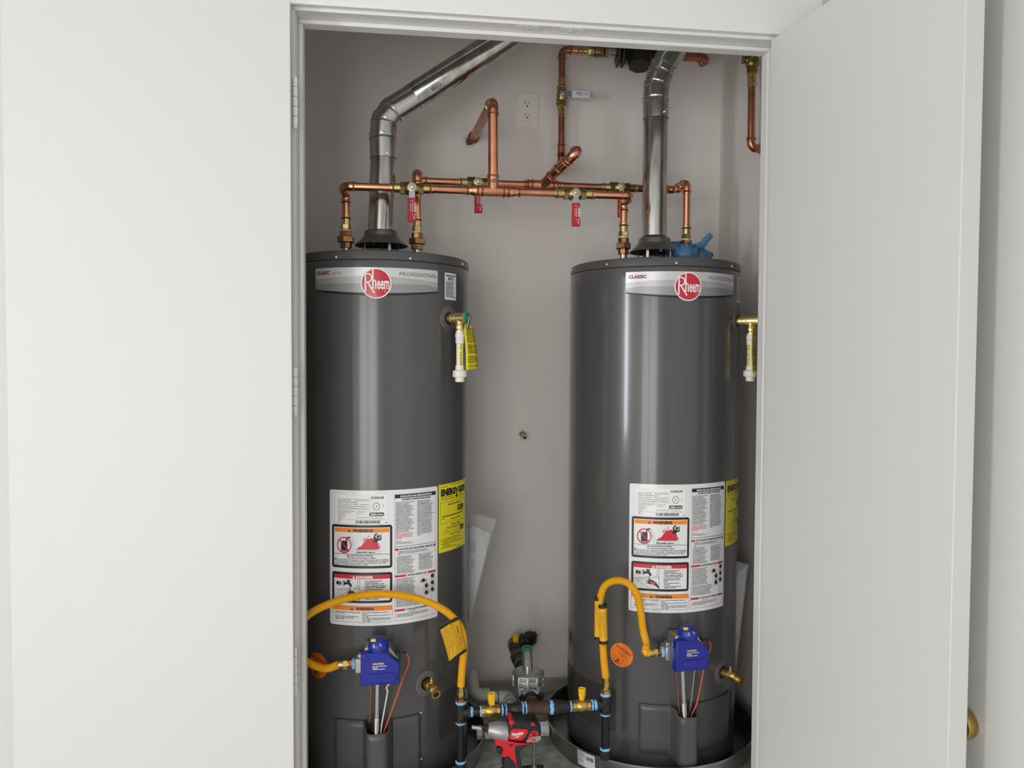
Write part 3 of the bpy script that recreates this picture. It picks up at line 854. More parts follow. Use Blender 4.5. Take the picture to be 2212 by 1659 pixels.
    apply_art(A, k, az0, zt, 'valve_label', 'label_white', T, [('black', 'print_black', 'black_print', .0009)], 'small white relief valve label')
    # perforated intake bands
    A = Art()
    for (a, b_, ya, yb) in S['holes']:
        azl = hit(k, a, ya)[0]; azr = hit(k, b_, ya)[0]; xm = b_ - 16 if k == 1 and a < 1300 else a + 2
        zt = hit(k, xm if k == 1 and a < 1300 else a + 10, ya)[1]; zl = hit(k, xm if k == 1 and a < 1300 else a + 10, yb)[1]
        nr = int((zt - zl) / .0054)
        for j in range(nr):
            z = zt - j * .0054; nx = int((azr - azl) * TR / .0062)
            for i in range(nx): A.disc('h', (azl * TR + i * .0062 + (.0031 if j % 2 else 0)) * 1000, -z * 1000, 2.1, n=6)
    o = A.mesh('h', cylmap(k, 0, 0, .0004), 'intake_perforation', 'hole_black', T, cut=0); o['kind'] = 'stuff'
    # access cover with the rounded burner trough
    x0, x1, xc, yt, yb = S['shield']
    azc, zt = hit(k, xc, yt, TR + .03); a0 = hit(k, x0, yt)[0]; a1 = hit(k, x1, yt)[0]
    if k == 0: zb_ = .05
    else: zb_ = hit(k, 1420, 1628)[1]
    hw = .0255

    def off(u):                                                                        # u = metres from trough centre
        q = abs(u)
        if q < hw: return .004 + .052 * (1 - (q / hw) ** 4 * .35)
        if q < hw + .012: t_ = (q - hw) / .012; return .004 + .0338 * (1 - t_) ** 2
        return .004
    us = sorted(set([round((a0 - azc) * TR + ((a1 - a0) * TR) * i / 24, 5) for i in range(25)] + [round(-.042 + .084 * i / 36, 5) for i in range(37)]))
    m_ = MB(); rows = 8; vs = []
    zt2 = hit(k, xc - 35 if k == 0 else 1425, yt if k == 0 else 1519)[1]
    for j in range(rows + 1):
        for u in us:
            tz = zt2 - .004 - (.012 if abs(u) < hw else 0); bz = zb_ - (.012 if abs(u) < hw + .01 and k == 1 else 0)
            z = tz + (bz - tz) * j / rows; a = azc + u / TR; r_ = TR + off(u)
            vs.append(V((cx + r_ * math.sin(a), cy - r_ * math.cos(a), z)))
    nu = len(us); m_.add(vs, [(j * nu + i, j * nu + i + 1, (j + 1) * nu + i + 1, (j + 1) * nu + i) for j in range(rows) for i in range(nu - 1)])
    cov = m_.build('access_cover', 'heater_cap', T, solid=.0016, angle=60); cov['label'] = 'grey access cover with rounded burner trough'
    for px, py in (((909, 1540), (910, 1640)) if k == 0 else ()):
        az, z = hit(k, px, py); L = loc(k, az); lathe(L(0, TR, z), L(0, 1, 0) - L(0, 0, 0), [(0, .004), (.002, .004), (.003, .002)], 10).build('screw', 'steel', cov)
    L = loc(k, azc); zt = zt2 - .016
    mk = lathe(L(-.004, TR + .0552, zt - .012), L(0, 1, 0) - L(0, 0, 0), [(0, .0026), (.0012, .0022)], 8); mk.lathe(L(.003, TR + .0555, zt - .012), L(0, 1, 0) - L(0, 0, 0), [(0, .0014), (.0012, .001)], 8)
    mk.build('weld_spot', 'steel', cov)
    gas_control(k, T, azc, zt)
    relief_valve(k, T)
    drain_cock(k, T)
    return T


def gas_control(k, T, azc, ztrough):
    S = SPEC[k]; px, py = S['valve']; cx, cy = TANK[k]
    p = P(px, py, 1.925 if k == 0 else 1.94); az = math.atan2(p.x - cx, cy - p.y) if k == 0 else math.radians(6)
    L = loc(k, az); zc = p.z; x0 = 0
    if k == 1: d = p - V((cx, cy, p.z)); x0 = d.dot(L(1, 0, 0) - L(0, 0, 0))
    f = lambda x, r, z: L(x0 + x / 1000, TR + r / 1000, zc + z / 1000)
    n = L(0, 1, 0) - L(0, 0, 0); tx = L(1, 0, 0) - L(0, 0, 0)
    body = MB().prism([f(-45, 4, 20), f(-38, 4, 48), f(24, 4, 46), f(46, 4, 14), f(44, 4, -38), f(-45, 4, -38)], n * .050).build('gas_control', 'cast_aluminium', T, bevel=.003)
    body['label'] = 'gas control valve with bright blue cover'
    R_ = Matrix((tx, n, V((0, 0, 1)))).transposed()
    lug = MB().box(f(-54, 28, -2), (.020, .040, .038), R_); lug.box(f(-52, 26, 18), (.012, .02, .012), R_); lug.build('inlet_boss', 'cast_aluminium', body, bevel=.003)
    cov = MB().prism([f(-49, 52, -42), f(-48, 52, 36), f(-44, 52, 42), f(13, 52, 43), f(49, 52, 11), f(49, 52, -36), f(44, 52, -41)], n * .026).build('cover', 'blue_cover', body, bevel=.005)
    lathe(f(-34, 77.5, 28), n, [(0, .0082), (.0016, .0078), (.0022, .0066), (.0016, .0060), (.0016, .0)], 24, caps=False).build('cover_button', 'blue_cover', body)
    bar = MB(); bar.prism([f(x, 77, z) for x, z in [(-18 + 12 * math.cos(a), -23 + 12 * math.sin(a)) for a in np.linspace(PI / 2, 3 * PI / 2, 9)] + [(30 + 12 * math.cos(a), -23 + 12 * math.sin(a)) for a in np.linspace(-PI / 2, PI / 2, 9)]], n * .004)
    bar.build('cover_bulge', 'blue_cover', body, bevel=.0035)
    A = Art(); A.text('y', 'CAUTION', 0, 0, 4.2, w=28, bold=.03); A.text('w', 'HIGH WATER TEMPERATURE', 0, 5.4, 2.5, w=35, bold=.012); A.text('w', 'INCREASES', 0, 9.4, 2.5, w=13.5, bold=.012); A.text('w', 'THE RISK OF SCALDING', 0, 13.0, 2.5, w=31, bold=.012)
    mp = planemap(f(-19, 78.4, 12), tx, (0, 0, -1))
    A.mesh('y', mp, 'caution_lettering', 'label_yellow', body, cut=0); A.mesh('w', mp, 'caution_text', 'print_white', body, cut=0)
    # dome knob, tilted forward
    ax = (V((0, 0, 1)) + n * .55).normalized(); kb = f(-4, 48, 41)
    kn = lathe(kb, ax, [(0, .0265), (.003, .0275), (.008, .0265), (.012, .0262), (.020, .0245), (.028, .020), (.033, .0135), (.035, .006), (.0355, 0.0005)], 32).build('knob', 'blue_knob', body)
    gr = MB()
    for a in range(0, 360, 24):
        x_, y_, z_ = basis(ax); d = x_ * math.cos(math.radians(a)) + y_ * math.sin(math.radians(a)); gr.sweep([kb + ax * .010 + d * .0262, kb + ax * .019 + d * .0247], .0011, 6)
    gr.build('knob_ribs', 'blue_knob', body)
    MB().box(kb + ax * .034 - tx * .013 + n * .002, (.013, .009, .006), R_).build('pointer', 'label_yellow', body, bevel=.0015)
    A = Art(); A.text('w', 'HOT', 0, 0, 4.6, w=9); up = V((0, 0, 1)); fw = (n * .8 + up * .35).normalized()
    A.mesh('w', planemap(kb + ax * .0185 + n * .0262 - tx * .009, up * .9 - n * .35, tx), 'knob_mark', 'print_white', body, cut=0)
    A2 = Art(); A2.text('w', 'VERY', 0, 0, 3.6, w=8); A2.mesh('w', planemap(kb + ax * .021 + n * .0222 + tx * .0085, up * .8 - n * .3 - tx * .45, tx), 'knob_mark', 'print_white', body, cut=0)
    # outlet fittings below
    b = lathe(f(-4, 30, -38), (0, 0, -1), [(0, .016), (.010, .016), (.012, .0125), (.017, .0125)], 20); b.lathe(f(18, 30, -38), (0, 0, -1), [(0, .006), (.009, .006)], 12)
    b.build('outlet_boss', 'cast_aluminium', body)
    lathe(f(-27, 32, -38), (0, 0, -1), [(0, .0085), (.004, .0085), (.004, .0065), (.010, .0065)], 6).build('pilot_nut', 'steel', body)
    tub = f(-8, 30, -54); pL = loc(k, azc)
    tr = lambda x, r, z: pL(x / 1000, TR + r / 1000, ztrough + z / 1000)
    e = tr(-3, 26, -30)
    lathe(tub, (0, 0, -1), [(-.002, .0088), (.006, .0088), (.007, .006)], 6).build('tube_nut', 'steel', body)
    path = resample([tub, tub.lerp(e, .5), e], .0012); L_ = len(path)
    MB().sweep(path, [.0062 if i < L_ * .62 else .0066 + .0007 * (i % 2) for i in range(L_)], 14).build('burner_tube', 'steel', body)
    pil = [f(-27, 32, -48), f(-27, 32, -62), f(-25, 31, -80), tr(-20, 26, 8), tr(-14, 24, -14), tr(-12, 24, -30)]
    MB().sweep(spline(pil, 6), .0017, 8).build('pilot_tube', 'copper', body)
    lathe(f(-27, 32, -46), (0, 0, -1), [(0, .0042), (.006, .0042), (.008, .0028)], 6).build('pilot_ferrule', 'gas_brass', body)
    ww = [f(30, 34, -40), f(27, 34, -54), f(17, 34, -64), f(16, 34, -72), f(18, 33, -80)] if k == 0 else [f(30, 34, -40), f(29, 34, -58), f(27, 34, -63)]
    ww += [tr(13, 28, 22), tr(10, 26, 0), tr(9, 26, -20)]
    MB().sweep(spline(ww, 6), .0019, 8).build('thermocouple_wire', 'wire_white' if k == 0 else 'steel', body)
    boot = MB().sweep(spline([f(42, 40, 46), f(42, 42, 36), f(44, 42, 24)], 4), [.005] * 9, 8); boot.sweep(spline([f(46, 40, 26), f(56, 40, 27), f(66, 38, 22)], 5), .0028, 8)
    boot.build('igniter_boot', 'black_plastic', body)
    ig = [f(66, 38, 22), f(73, 36, 8), f(72, 34, -10), f(60, 32, -42), tr(32, 30, 34), tr(20, 27, 0), tr(15, 25, -18)]
    MB().sweep(spline(ig, 8), .0021, 8).build('igniter_wire', 'wire_orange', body)
    GASIN[k] = f(-64, 28, -2), -tx


GASIN = {}


def relief_valve(k, T):
    S = SPEC[k]; az, z = hit(k, *S['tp']); L = loc(k, az); n = L(0, 1, 0) - L(0, 0, 0); tx = L(1, 0, 0) - L(0, 0, 0)
    es = lathe(L(0, TR - .004, z), n, [(0, .034), (.0048, .034), (.0052, .0334), (.0052, .0145)], 40, caps=False).build('relief_escutcheon', 'escutcheon_gray', T)
    lathe(L(0, TR - .004, z), n, [(0, .0165), (.0058, .0165)], 28).build('relief_port', 'hole_black', T)
    b = lathe(L(0, TR - .002, z), n, [(0, .0125), (.012, .0125), (.013, .0142), (.018, .0142), (.019, .0128), (.024, .0128), (.025, .0150), (.030, .0150), (.031, .0140), (.056, .0140), (.057, .0152), (.064, .0152), (.065, .0140)], 28)
    o = L(0, TR + .040, z)
    b.lathe(o, (0, 0, -1), [(0, .0125), (.018, .0125), (.020, .0135), (.030, .0135), (.032, .0122), (.036, .0122)], 24)
    v = b.build('relief_valve', 'tp_brass', T); v['label'] = 'brass relief valve with drop pipe'
    c = MB().prism([L(x, TR + .0402 + r, z + q) for x, r, q in ((.0, .0, 0),)] * 3, (0, 0, 0)) if 0 else None
    dn = V((0, 0, -1))
    lathe(o - V((0, 0, .034)), dn, [(0, .0112), (.008, .0112), (.009, .0128), (.017, .0128), (.018, .0120), (.034, .0118), (.035, .0102)], 24).build('male_adapter', 'cpvc_white', v)
    pz0 = o.z - .066; pipe = lathe((o.x, o.y, pz0), dn, [(0, .0098), (.066, .0098)], 24).build('drop_pipe', 'cpvc', v)
    yc = Art(); yc.rect('y', -3.2, 0, 3.2, 62)
    cv = (CAM - V((o.x, o.y, CAMZ))); av = math.atan2(cv.y, cv.x) + (.25 if k == 0 else -.45)
    pm = lambda x, y, off_=.0099: V((o.x + off_ * math.cos(av + x / 9.8), o.y + off_ * math.sin(av + x / 9.8), pz0 - y / 1000))
    yc.mesh('y', pm, 'yellow_stripe', 'label_yellow', v, cut=1.2)
    yb = Art(); yb.text('k', 'CSA B137.6' if k == 0 else 'U.S. PAT. NO.', 0, 0, 3.2, w=36, bold=.01); yb.text('k', '\u2295 1/2', 44, 0, 3.2, w=14, bold=.01)
    yb.mesh('k', lambda x, y: pm(-y - 1.6, 61 - x, .0102), 'pipe_print', 'print_black', v, cut=0)
    cz = pz0 - .062
    lathe((o.x, o.y, cz), dn, [(0, .0118), (.012, .0125), (.014, .0185), (.016, .0195), (.029, .0195), (.031, .0185), (.032, .0130), (.044, .0126), (.0445, .0095)], 32).build('end_union', 'cpvc_white', v)
    # lever and yellow warning tag
    e = L(0, TR + .063, z)
    if k == 0: lathe(e, n, [(0, .0148), (.003, .0148), (.0045, .0125)], 24).build('tamper_seal', 'green_seal', v)
    lathe(e + n * .004, n, [(0, .004), (.004, .004)], 12).build('lever_pin', 'steel', v)
    R_ = Matrix((tx, n, V((0, 0, 1)))).transposed()
    MB().box(e + n * .0085 + V((0, 0, -.013)), (.010, .0022, .040), R_ @ Matrix.Rotation(math.radians(-14 if k == 0 else 0), 3, 'X')).build('test_lever', 'strap_metal' if k == 0 else 'steel', v, bevel=.0008)
    # tag: a strip hanging from the end of the valve
    if k == 0: q = [P(1001, 697, 2.055), P(1021, 702, 2.085), P(1033, 796, 2.085), P(1007, 800, 2.045)]
    else: q = [P(1626, 702, e.y - .012), P(1634, 702, e.y + .012), P(1634, 806, e.y + .014), P(1626, 806, e.y - .014)]
    q = [V(p) for p in q]
    tp = lambda x, y: (q[0].lerp(q[1], x)).lerp(q[3].lerp(q[2], x), y)
    nn = (q[1] - q[0]).cross(q[3] - q[0]).normalized(); nn = -nn if nn.y > 0 else nn
    MB().grid(lambda a, b_: tp(a, b_) + nn * .003 * math.sin(PI * b_) * (1 if k == 0 else -1), 4, 14).build('warning_tag', 'tag_lemon', v, solid=.0006)
    A = Art()
    for blk, (y0, y1, m_) in enumerate(((11, 46, 15), (50, 72, 9), (76, 92, 7), (97, 101, 2))):
        [A.text('k', ((SAFE + LITE) * 4)[blk * 90 + i * 19:blk * 90 + i * 19 + 17 + (i * 7) % 3].strip(), 1.2, y0 + i * 2.4, 1.75, w=22.2, bold=.02) for i in range(m_)]
    A.mesh('k', lambda x, y: tp(.12 + x / 24 * .86, y / 106) + nn * (.0006 + .003 * math.sin(PI * y / 106) * (1 if k == 0 else -1)), 'tag_text', 'print_black', v, cut=0)


def drain_cock(k, T):
    S = SPEC[k]; az, z = hit(k, *S['drain']); L = loc(k, az); n = L(0, 1, 0) - L(0, 0, 0); tx = L(1, 0, 0) - L(0, 0, 0)
    lathe(L(0, TR - .004, z), n, [(0, .034), (.0048, .034), (.0052, .0334), (.0052, .0150)], 40, caps=False).build('drain_escutcheon', 'escutcheon_gray', T)
    lathe(L(0, TR - .004, z), n, [(0, .0175), (.0058, .0175)], 28).build('drain_port', 'hole_black', T)
    b = lathe(L(0, TR - .003, z), n, [(0, .0125), (.026, .0125), (.027, .0115), (.040, .0115), (.046, .009)], 24)
    sgn = 1 if k == 0 else 1
    o = L(.0, TR + .030, z - .001); d = V((.30, -.92, -.20)).normalized() if k == 0 else V((.62, -.76, -.18)).normalized()
    b.lathe(o, d, [(0, .0100), (.012, .0100), (.014, .0122), (.017, .0122), (.018, .0112), (.020, .0122), (.022, .0112), (.024, .0122), (.026, .0112), (.030, .0126), (.032, .0126), (.032, .0085), (.020, .0085)], 24)
    v = b.build('drain_valve', 'gas_brass', T); v['label'] = 'brass drain valve'
    lathe(o + d * .0212, d, [(0, .0084), (.001, .0084)], 6).build('drain_bore', 'rusty_iron', v)
    s_ = lathe(L(0, TR + .026, z + .009), (0, 0, 1), [(0, .0066), (.006, .0066), (.007, .0052), (.012, .0048), (.013, .003), (.017, .0028)], 14).build('drain_stem', 'gas_brass', v)


for k_ in (0, 1): heater(k_)

# ================================================================== DRAIN PANS
PANC = [(-.0955, 2.2617), (.7340, 2.2617)]
for k_, lab in ((0, 'grey metal drain pan under the heater beside the folded back door'), (1, 'grey metal drain pan with a paper barcode label on its rim')):
    cx, cy = PANC[k_]; R0 = .3154
    prof = [(.002, .002), (.002, R0 - .012), (.006, R0 - .008), (.058, R0 - .003), (.062, R0 - .0022), (.0645, R0 + .0005), (.064, R0 + .003), (.061, R0 + .0032), (.0595, R0 + .001), (.058, R0 - .0012), (.006, R0 - .0062), (.0004, R0 - .011), (.0004, .002)]
    o = MB().lathe((cx, cy, 0), (0, 0, 1), prof, 128, caps=False).build('drain_pan', 'pan_metal'); tag(o, lab, 'drain pan', 'drain pans under the heaters')
    if k_ == 1:
        A = Art(); A.rect('base', 0, 0, 62, 44)
        for i in range(3): A.text('k', ('WATER HEATER PAN', 'GALVANIZED STEEL', 'DRAIN PAN 24 IN')[i], 3, 8 + i * 5, 3, w=26)
        for i in range(4): A.line('k', [(3, 24 + i * 3.4), (24 - i * 2, 24 + i * 3.4)], 1.0)
        A.bars('k', 33, 58, 9, 21, 14, 9); A.line('k', [(3, 3), (58, 3)], .5)
        d = ray(1247, 1620); a = d.x ** 2 + d.y ** 2; b = -2 * (d.x * cx + d.y * cy); c = cx * cx + cy * cy - R0 * R0
        pt = CAM + d * ((-b - math.sqrt(b * b - 4 * a * c)) / (2 * a)); az = math.atan2(pt.x - cx, cy - pt.y)

        def pm(off, az=az, cx=cx, cy=cy):
            return lambda x, y: V((cx + (R0 + off - .0008 - .0001 * y) * math.sin(az + x / 1000 / R0), cy - (R0 + off - .0008 - .0001 * y) * math.cos(az + x / 1000 / R0), .0585 - y / 1000))
        l_ = A.mesh('base', pm(.0012), 'paper_label', 'paper', o); A.mesh('k', pm(.0016), 'label_print', 'print_black', l_)['kind'] = 'stuff'

# ================================================================== DRAFT HOODS AND FLUES
ZV = P(823, 541, 2.2617).z                              # fittings stand on nipples and legs that rise above the cap


def draft_hood(k, px, lab):
    c = P(px, 505, 2.2617); x, y = c.x, c.y
    T = thing('draft_hood', lab, 'draft hood', (x, y, TOPZ), 'draft hoods on the heaters')
    MB().lathe((x, y, ZV), (0, 0, 1), [(.0135, .076), (.0125, .077), (.0145, .0755), (.024, .064), (.034, .0535), (.040, .0495), (.0415, .049), (.052, .0475), (.0555, .045), (.0555, .036), (.052, .036), (.040, .046), (.030, .055), (.016, .072), (.0135, .076)], 56, caps=False).build('hood', 'hood_metal', T)
    for a in (28, 118, 208, 298) if k == 0 else (50, 140, 230, 320):
        a = math.radians(a); p = V((x + .053 * math.cos(a), y + .053 * math.sin(a), TOPZ)); R_ = Matrix.Rotation(a, 3, 'Z')
        MB().box(p + V((0, 0, (ZV - TOPZ + .032) / 2)), (.0016, .0085, ZV - TOPZ + .032), R_).build('leg', 'zinc', T)
    lathe((x, y, TOPZ), (0, 0, 1), [(0.001, .046), (.028, .046), (.028, .034), (.001, .034)], 36, caps=False).build('flue_collar', 'dark_metal', T)
    bf = MB()
    for a in (0, PI / 2): bf.box((x, y, TOPZ + .032), (.07, .001, .012), Matrix.Rotation(a, 3, 'Z'))
    bf.build('baffle', 'dark_metal', T)
    lathe((x, y, ZV + .010), (0, 0, 1), [(0, .034), (.002, .034)], 32).build('hood_dark_disc', 'hole_black', T)  # added black disc that darkens the inside of the hood, like the dark baffle


draft_hood(0, 823.5, 'flared draft hood below the long slanting flue')
draft_hood(1, 1414, 'flared draft hood beside the crumpled blue glove')
FR = .0372


def gore(pts, r, bead=.0022):
    """sheet metal gores: straight sections meeting in raised double beads"""
    out, rad = [], []
    for i, p in enumerate(pts):
        p = V(p)
        if 0 < i < len(pts) - 1:
            ta = (p - V(pts[i - 1])).normalized(); tb = (V(pts[i + 1]) - p).normalized()
            for e, q in ((-.007, 0), (-.0055, bead), (-.004, bead), (-.0025, .0006), (-.001, .0006)): out.append(p + ta * -e * -1); rad.append(r + q)
            for e, q in ((.001, .0006), (.0025, .0006), (.004, bead), (.0055, bead), (.007, 0)): out.append(p + tb * e); rad.append(r + q)
        else: out.append(p); rad.append(r)
    return out, rad


def flue(k, base, joint, seams, join2, end, lab):
    Y = 2.2617; b = P(*base, Y); j = P(*joint, Y); s_ = [P(*q, Y) for q in seams]; j2 = P(*join2, Y); e = P(*end, Y)
    T = thing('flue_pipe', lab, 'flue pipe', b, 'galvanized flues')
    ax = (j - b).normalized(); dg = (e - j2).normalized()
    MB().sweep([b, b + ax * .0005, j - ax * .004, j, j + ax * .03], [FR, FR, FR, FR - .001, FR - .002], 48).build('straight_pipe', 'galvanized', T)
    pth, rad = gore([j - ax * .003] + s_ + [j2], FR + .0012)
    MB().sweep(pth, rad, 48, caps=False).build('elbow', 'galvanized_fitting', T, angle=50)
    MB().sweep([j2 - dg * .004, j2 - dg * .0035, e], [FR - .002 + .004, FR + .0022, FR + .0012], 48).build('slanting_pipe', 'galvanized', T)
    sm = MB().sweep([b + V((-.0262, -.0262, .003)), b + V((-.0262, -.0262, 0)) + ax * ((j - b).length - .008)], .0008, 6) if k else MB().sweep([b + V((.006, -.0368, .003)), b + V((.006, -.0368, 0)) + ax * ((j - b).length * .5)], .0007, 6)
    sm.build('seam', 'galvanized', T)

    def screw(p, n):
        lathe(p, n, [(-.002, .0042), (.0012, .0042), (.0012, .0034), (.0045, .0034), (.005, .0028)], 6).build('screw', 'steel', T)
    for px, py in (((842, 496), (838, 336), (919, 233), (872, 262)) if k == 0 else ((1428, 512), (1427, 248), (1437, 240), (1454, 153))):
        # on the pipe surface nearest to that point
        q = P(px, py, Y); best = min(((q - (a + (b_ - a) * t_)).length, a + (b_ - a) * t_, (b_ - a).normalized()) for a, b_ in zip([b, j] + s_ + [j2], [j] + s_ + [j2, e]) for t_ in np.linspace(0, 1, 21))
        c, dirn = best[1], best[2]; lat = (q - c) - dirn * (q - c).dot(dirn); lat.y = 0
        l_ = min(lat.length, FR * .96); u = lat.normalized() if lat.length > 1e-6 else V((1, 0, 0)); n = (u * l_ + V((0, -1, 0)) * math.sqrt(max(FR ** 2 - l_ ** 2, 0))).normalized()
        screw(c + n * (FR + .0016), n)
    if k == 0:                                                                        # barcode sticker on the slanting pipe
        A = Art(); A.rect('base', 0, 0, 42, 24); A.bars('k', 4, 38, 8, 19, 20, 11); A.text('k', 'MADE IN USA', 10, 6.5, 2.4, w=20); A.text('k', '0 13764', 10, 23, 2.4, w=22)
        m0 = P(936, 214, Y); c0 = j2 + dg * (m0 - j2).dot(dg); up = (V((0, -1, 0))).cross(dg).normalized()
        if up.z < 0: up = -up

        def sm2(off): return lambda x, y: c0 + dg * (x / 1000) + ((V((0, -1, 0)) * math.cos(.15 + y / 1000 / FR) - up * math.sin(.15 + y / 1000 / FR)) * (FR + .0013 + off))
        l_ = A.mesh('base', (lambda f: (lambda x, y: f(x, y)))(sm2(.0006)), 'barcode_sticker', 'paper', T, cut=42, cuty=2)
        # finer strips around the pipe
        l_['label'] = 'white barcode sticker'; A.mesh('k', sm2(.0011), 'barcode', 'print_black', l_, cut=42, cuty=2)['kind'] = 'stuff'
    return T


flue(0, (822.5, 503), (828.3, 341), ((827.2, 297), (830, 263), (846.5, 240)), (897, 208), (1215, 3.5), 'shiny galvanized flue bending into a long slant over the hooked hot pipe')
flue(1, (1413, 511), (1416.5, 256), ((1416.2, 217), (1418, 186), (1425.5, 161)), (1434, 142), (1510, 12), 'shiny galvanized flue rising straight between the red valve handles and blue glove')

# ================================================================== COPPER LINES
CR, CB = .0111, .0143                                   # three quarter inch and one inch tube radius


def press_leg(end, inward, length, r):
    return [(end + inward * s_, r + q) for s_, q in ((0, .0008), (.0005, .0013), (.0055, .0013), (.0065, .0034), (.0080, .0044), (.0095, .0034), (.0105, .0013))] + [(end + inward * length, r + .0013)]


def p_pipe(T, a, b, r=CR, m='copper'): return cyl(a, b, r, 22).build('pipe', m, T)


def p_elbow(T, c, da, db, r=CR, leg=.034, m='copper', bend=None):
    c = V(c); da = V(da).normalized(); db = V(db).normalized(); ph = da.angle(db)
    bend = bend or r * 1.75; t_ = bend / math.tan(ph / 2)
    A = press_leg(c + da * leg, -da, leg - t_, r); B = press_leg(c + db * leg, -db, leg - t_, r)
    cen = c + (da + db).normalized() * (bend / math.sin(ph / 2)); a0 = c + da * t_ - cen; a1 = c + db * t_ - cen; q = a0.rotation_difference(a1); idq = Matrix.Identity(3).to_quaternion()
    arc = [(cen + idq.slerp(q, k_ / 8) @ a0, r + .0013) for k_ in range(1, 8)]
    seq = A + arc + B[::-1]
    o = MB().sweep([p for p, _ in seq], [q_ for _, q_ in seq], 22).build('elbow', m, T)
    return c + da * leg, c + db * leg


def p_coupling(T, a, b, r=CR, m='copper', name='coupling', r2=None):
    a = V(a); b = V(b); d = (b - a).normalized(); h = (b - a).length / 2
    A = press_leg(a, d, h * .92, r); B = press_leg(b, -d, h * .92, r2 or r); seq = A + B[::-1]
    return MB().sweep([p for p, _ in seq], [q_ for _, q_ in seq], 22).build(name, m, T)


def p_tee(T, c, run, br, r=CR, rb=None, leg=.03, lb=.03, m='copper'):
    c = V(c); run = V(run).normalized(); br = V(br).normalized(); rb = rb or r
    A = press_leg(c + run * leg, -run, leg * .9, r); B = press_leg(c - run * leg, run, leg * .9, r); seq = A + B[::-1]
    o = MB().sweep([p for p, _ in seq], [q_ for _, q_ in seq], 22)
    Bq = press_leg(c + br * lb, -br, lb - r * .9, rb) + [(c + br * (r * .55), rb + .006), (c, rb + .006)]
    o.sweep([p for p, _ in Bq], [min(q_, r + .0016) if i >= len(Bq) - 2 else q_ for i, (_, q_) in enumerate(Bq)], 22)
    return o.build('tee', m, T)


def p_adapter(T, end, d, r=CR, m='brass', hexlen=.013, total=.038):
    """brass press-to-thread adapter; 'end' is the copper side, d points to the hex"""
    end = V(end); d = V(d).normalized(); A = press_leg(end, d, total - hexlen, r)
    o = MB().sweep([p for p, _ in A], [q_ + .0006 for _, q_ in A], 22).lathe(end + d * (total - hexlen), d, [(0, r + .0030), (.001, r + .0040), (hexlen - .001, r + .0040), (hexlen, r + .0030)], 6)
    return o.build('press_adapter', m, T)


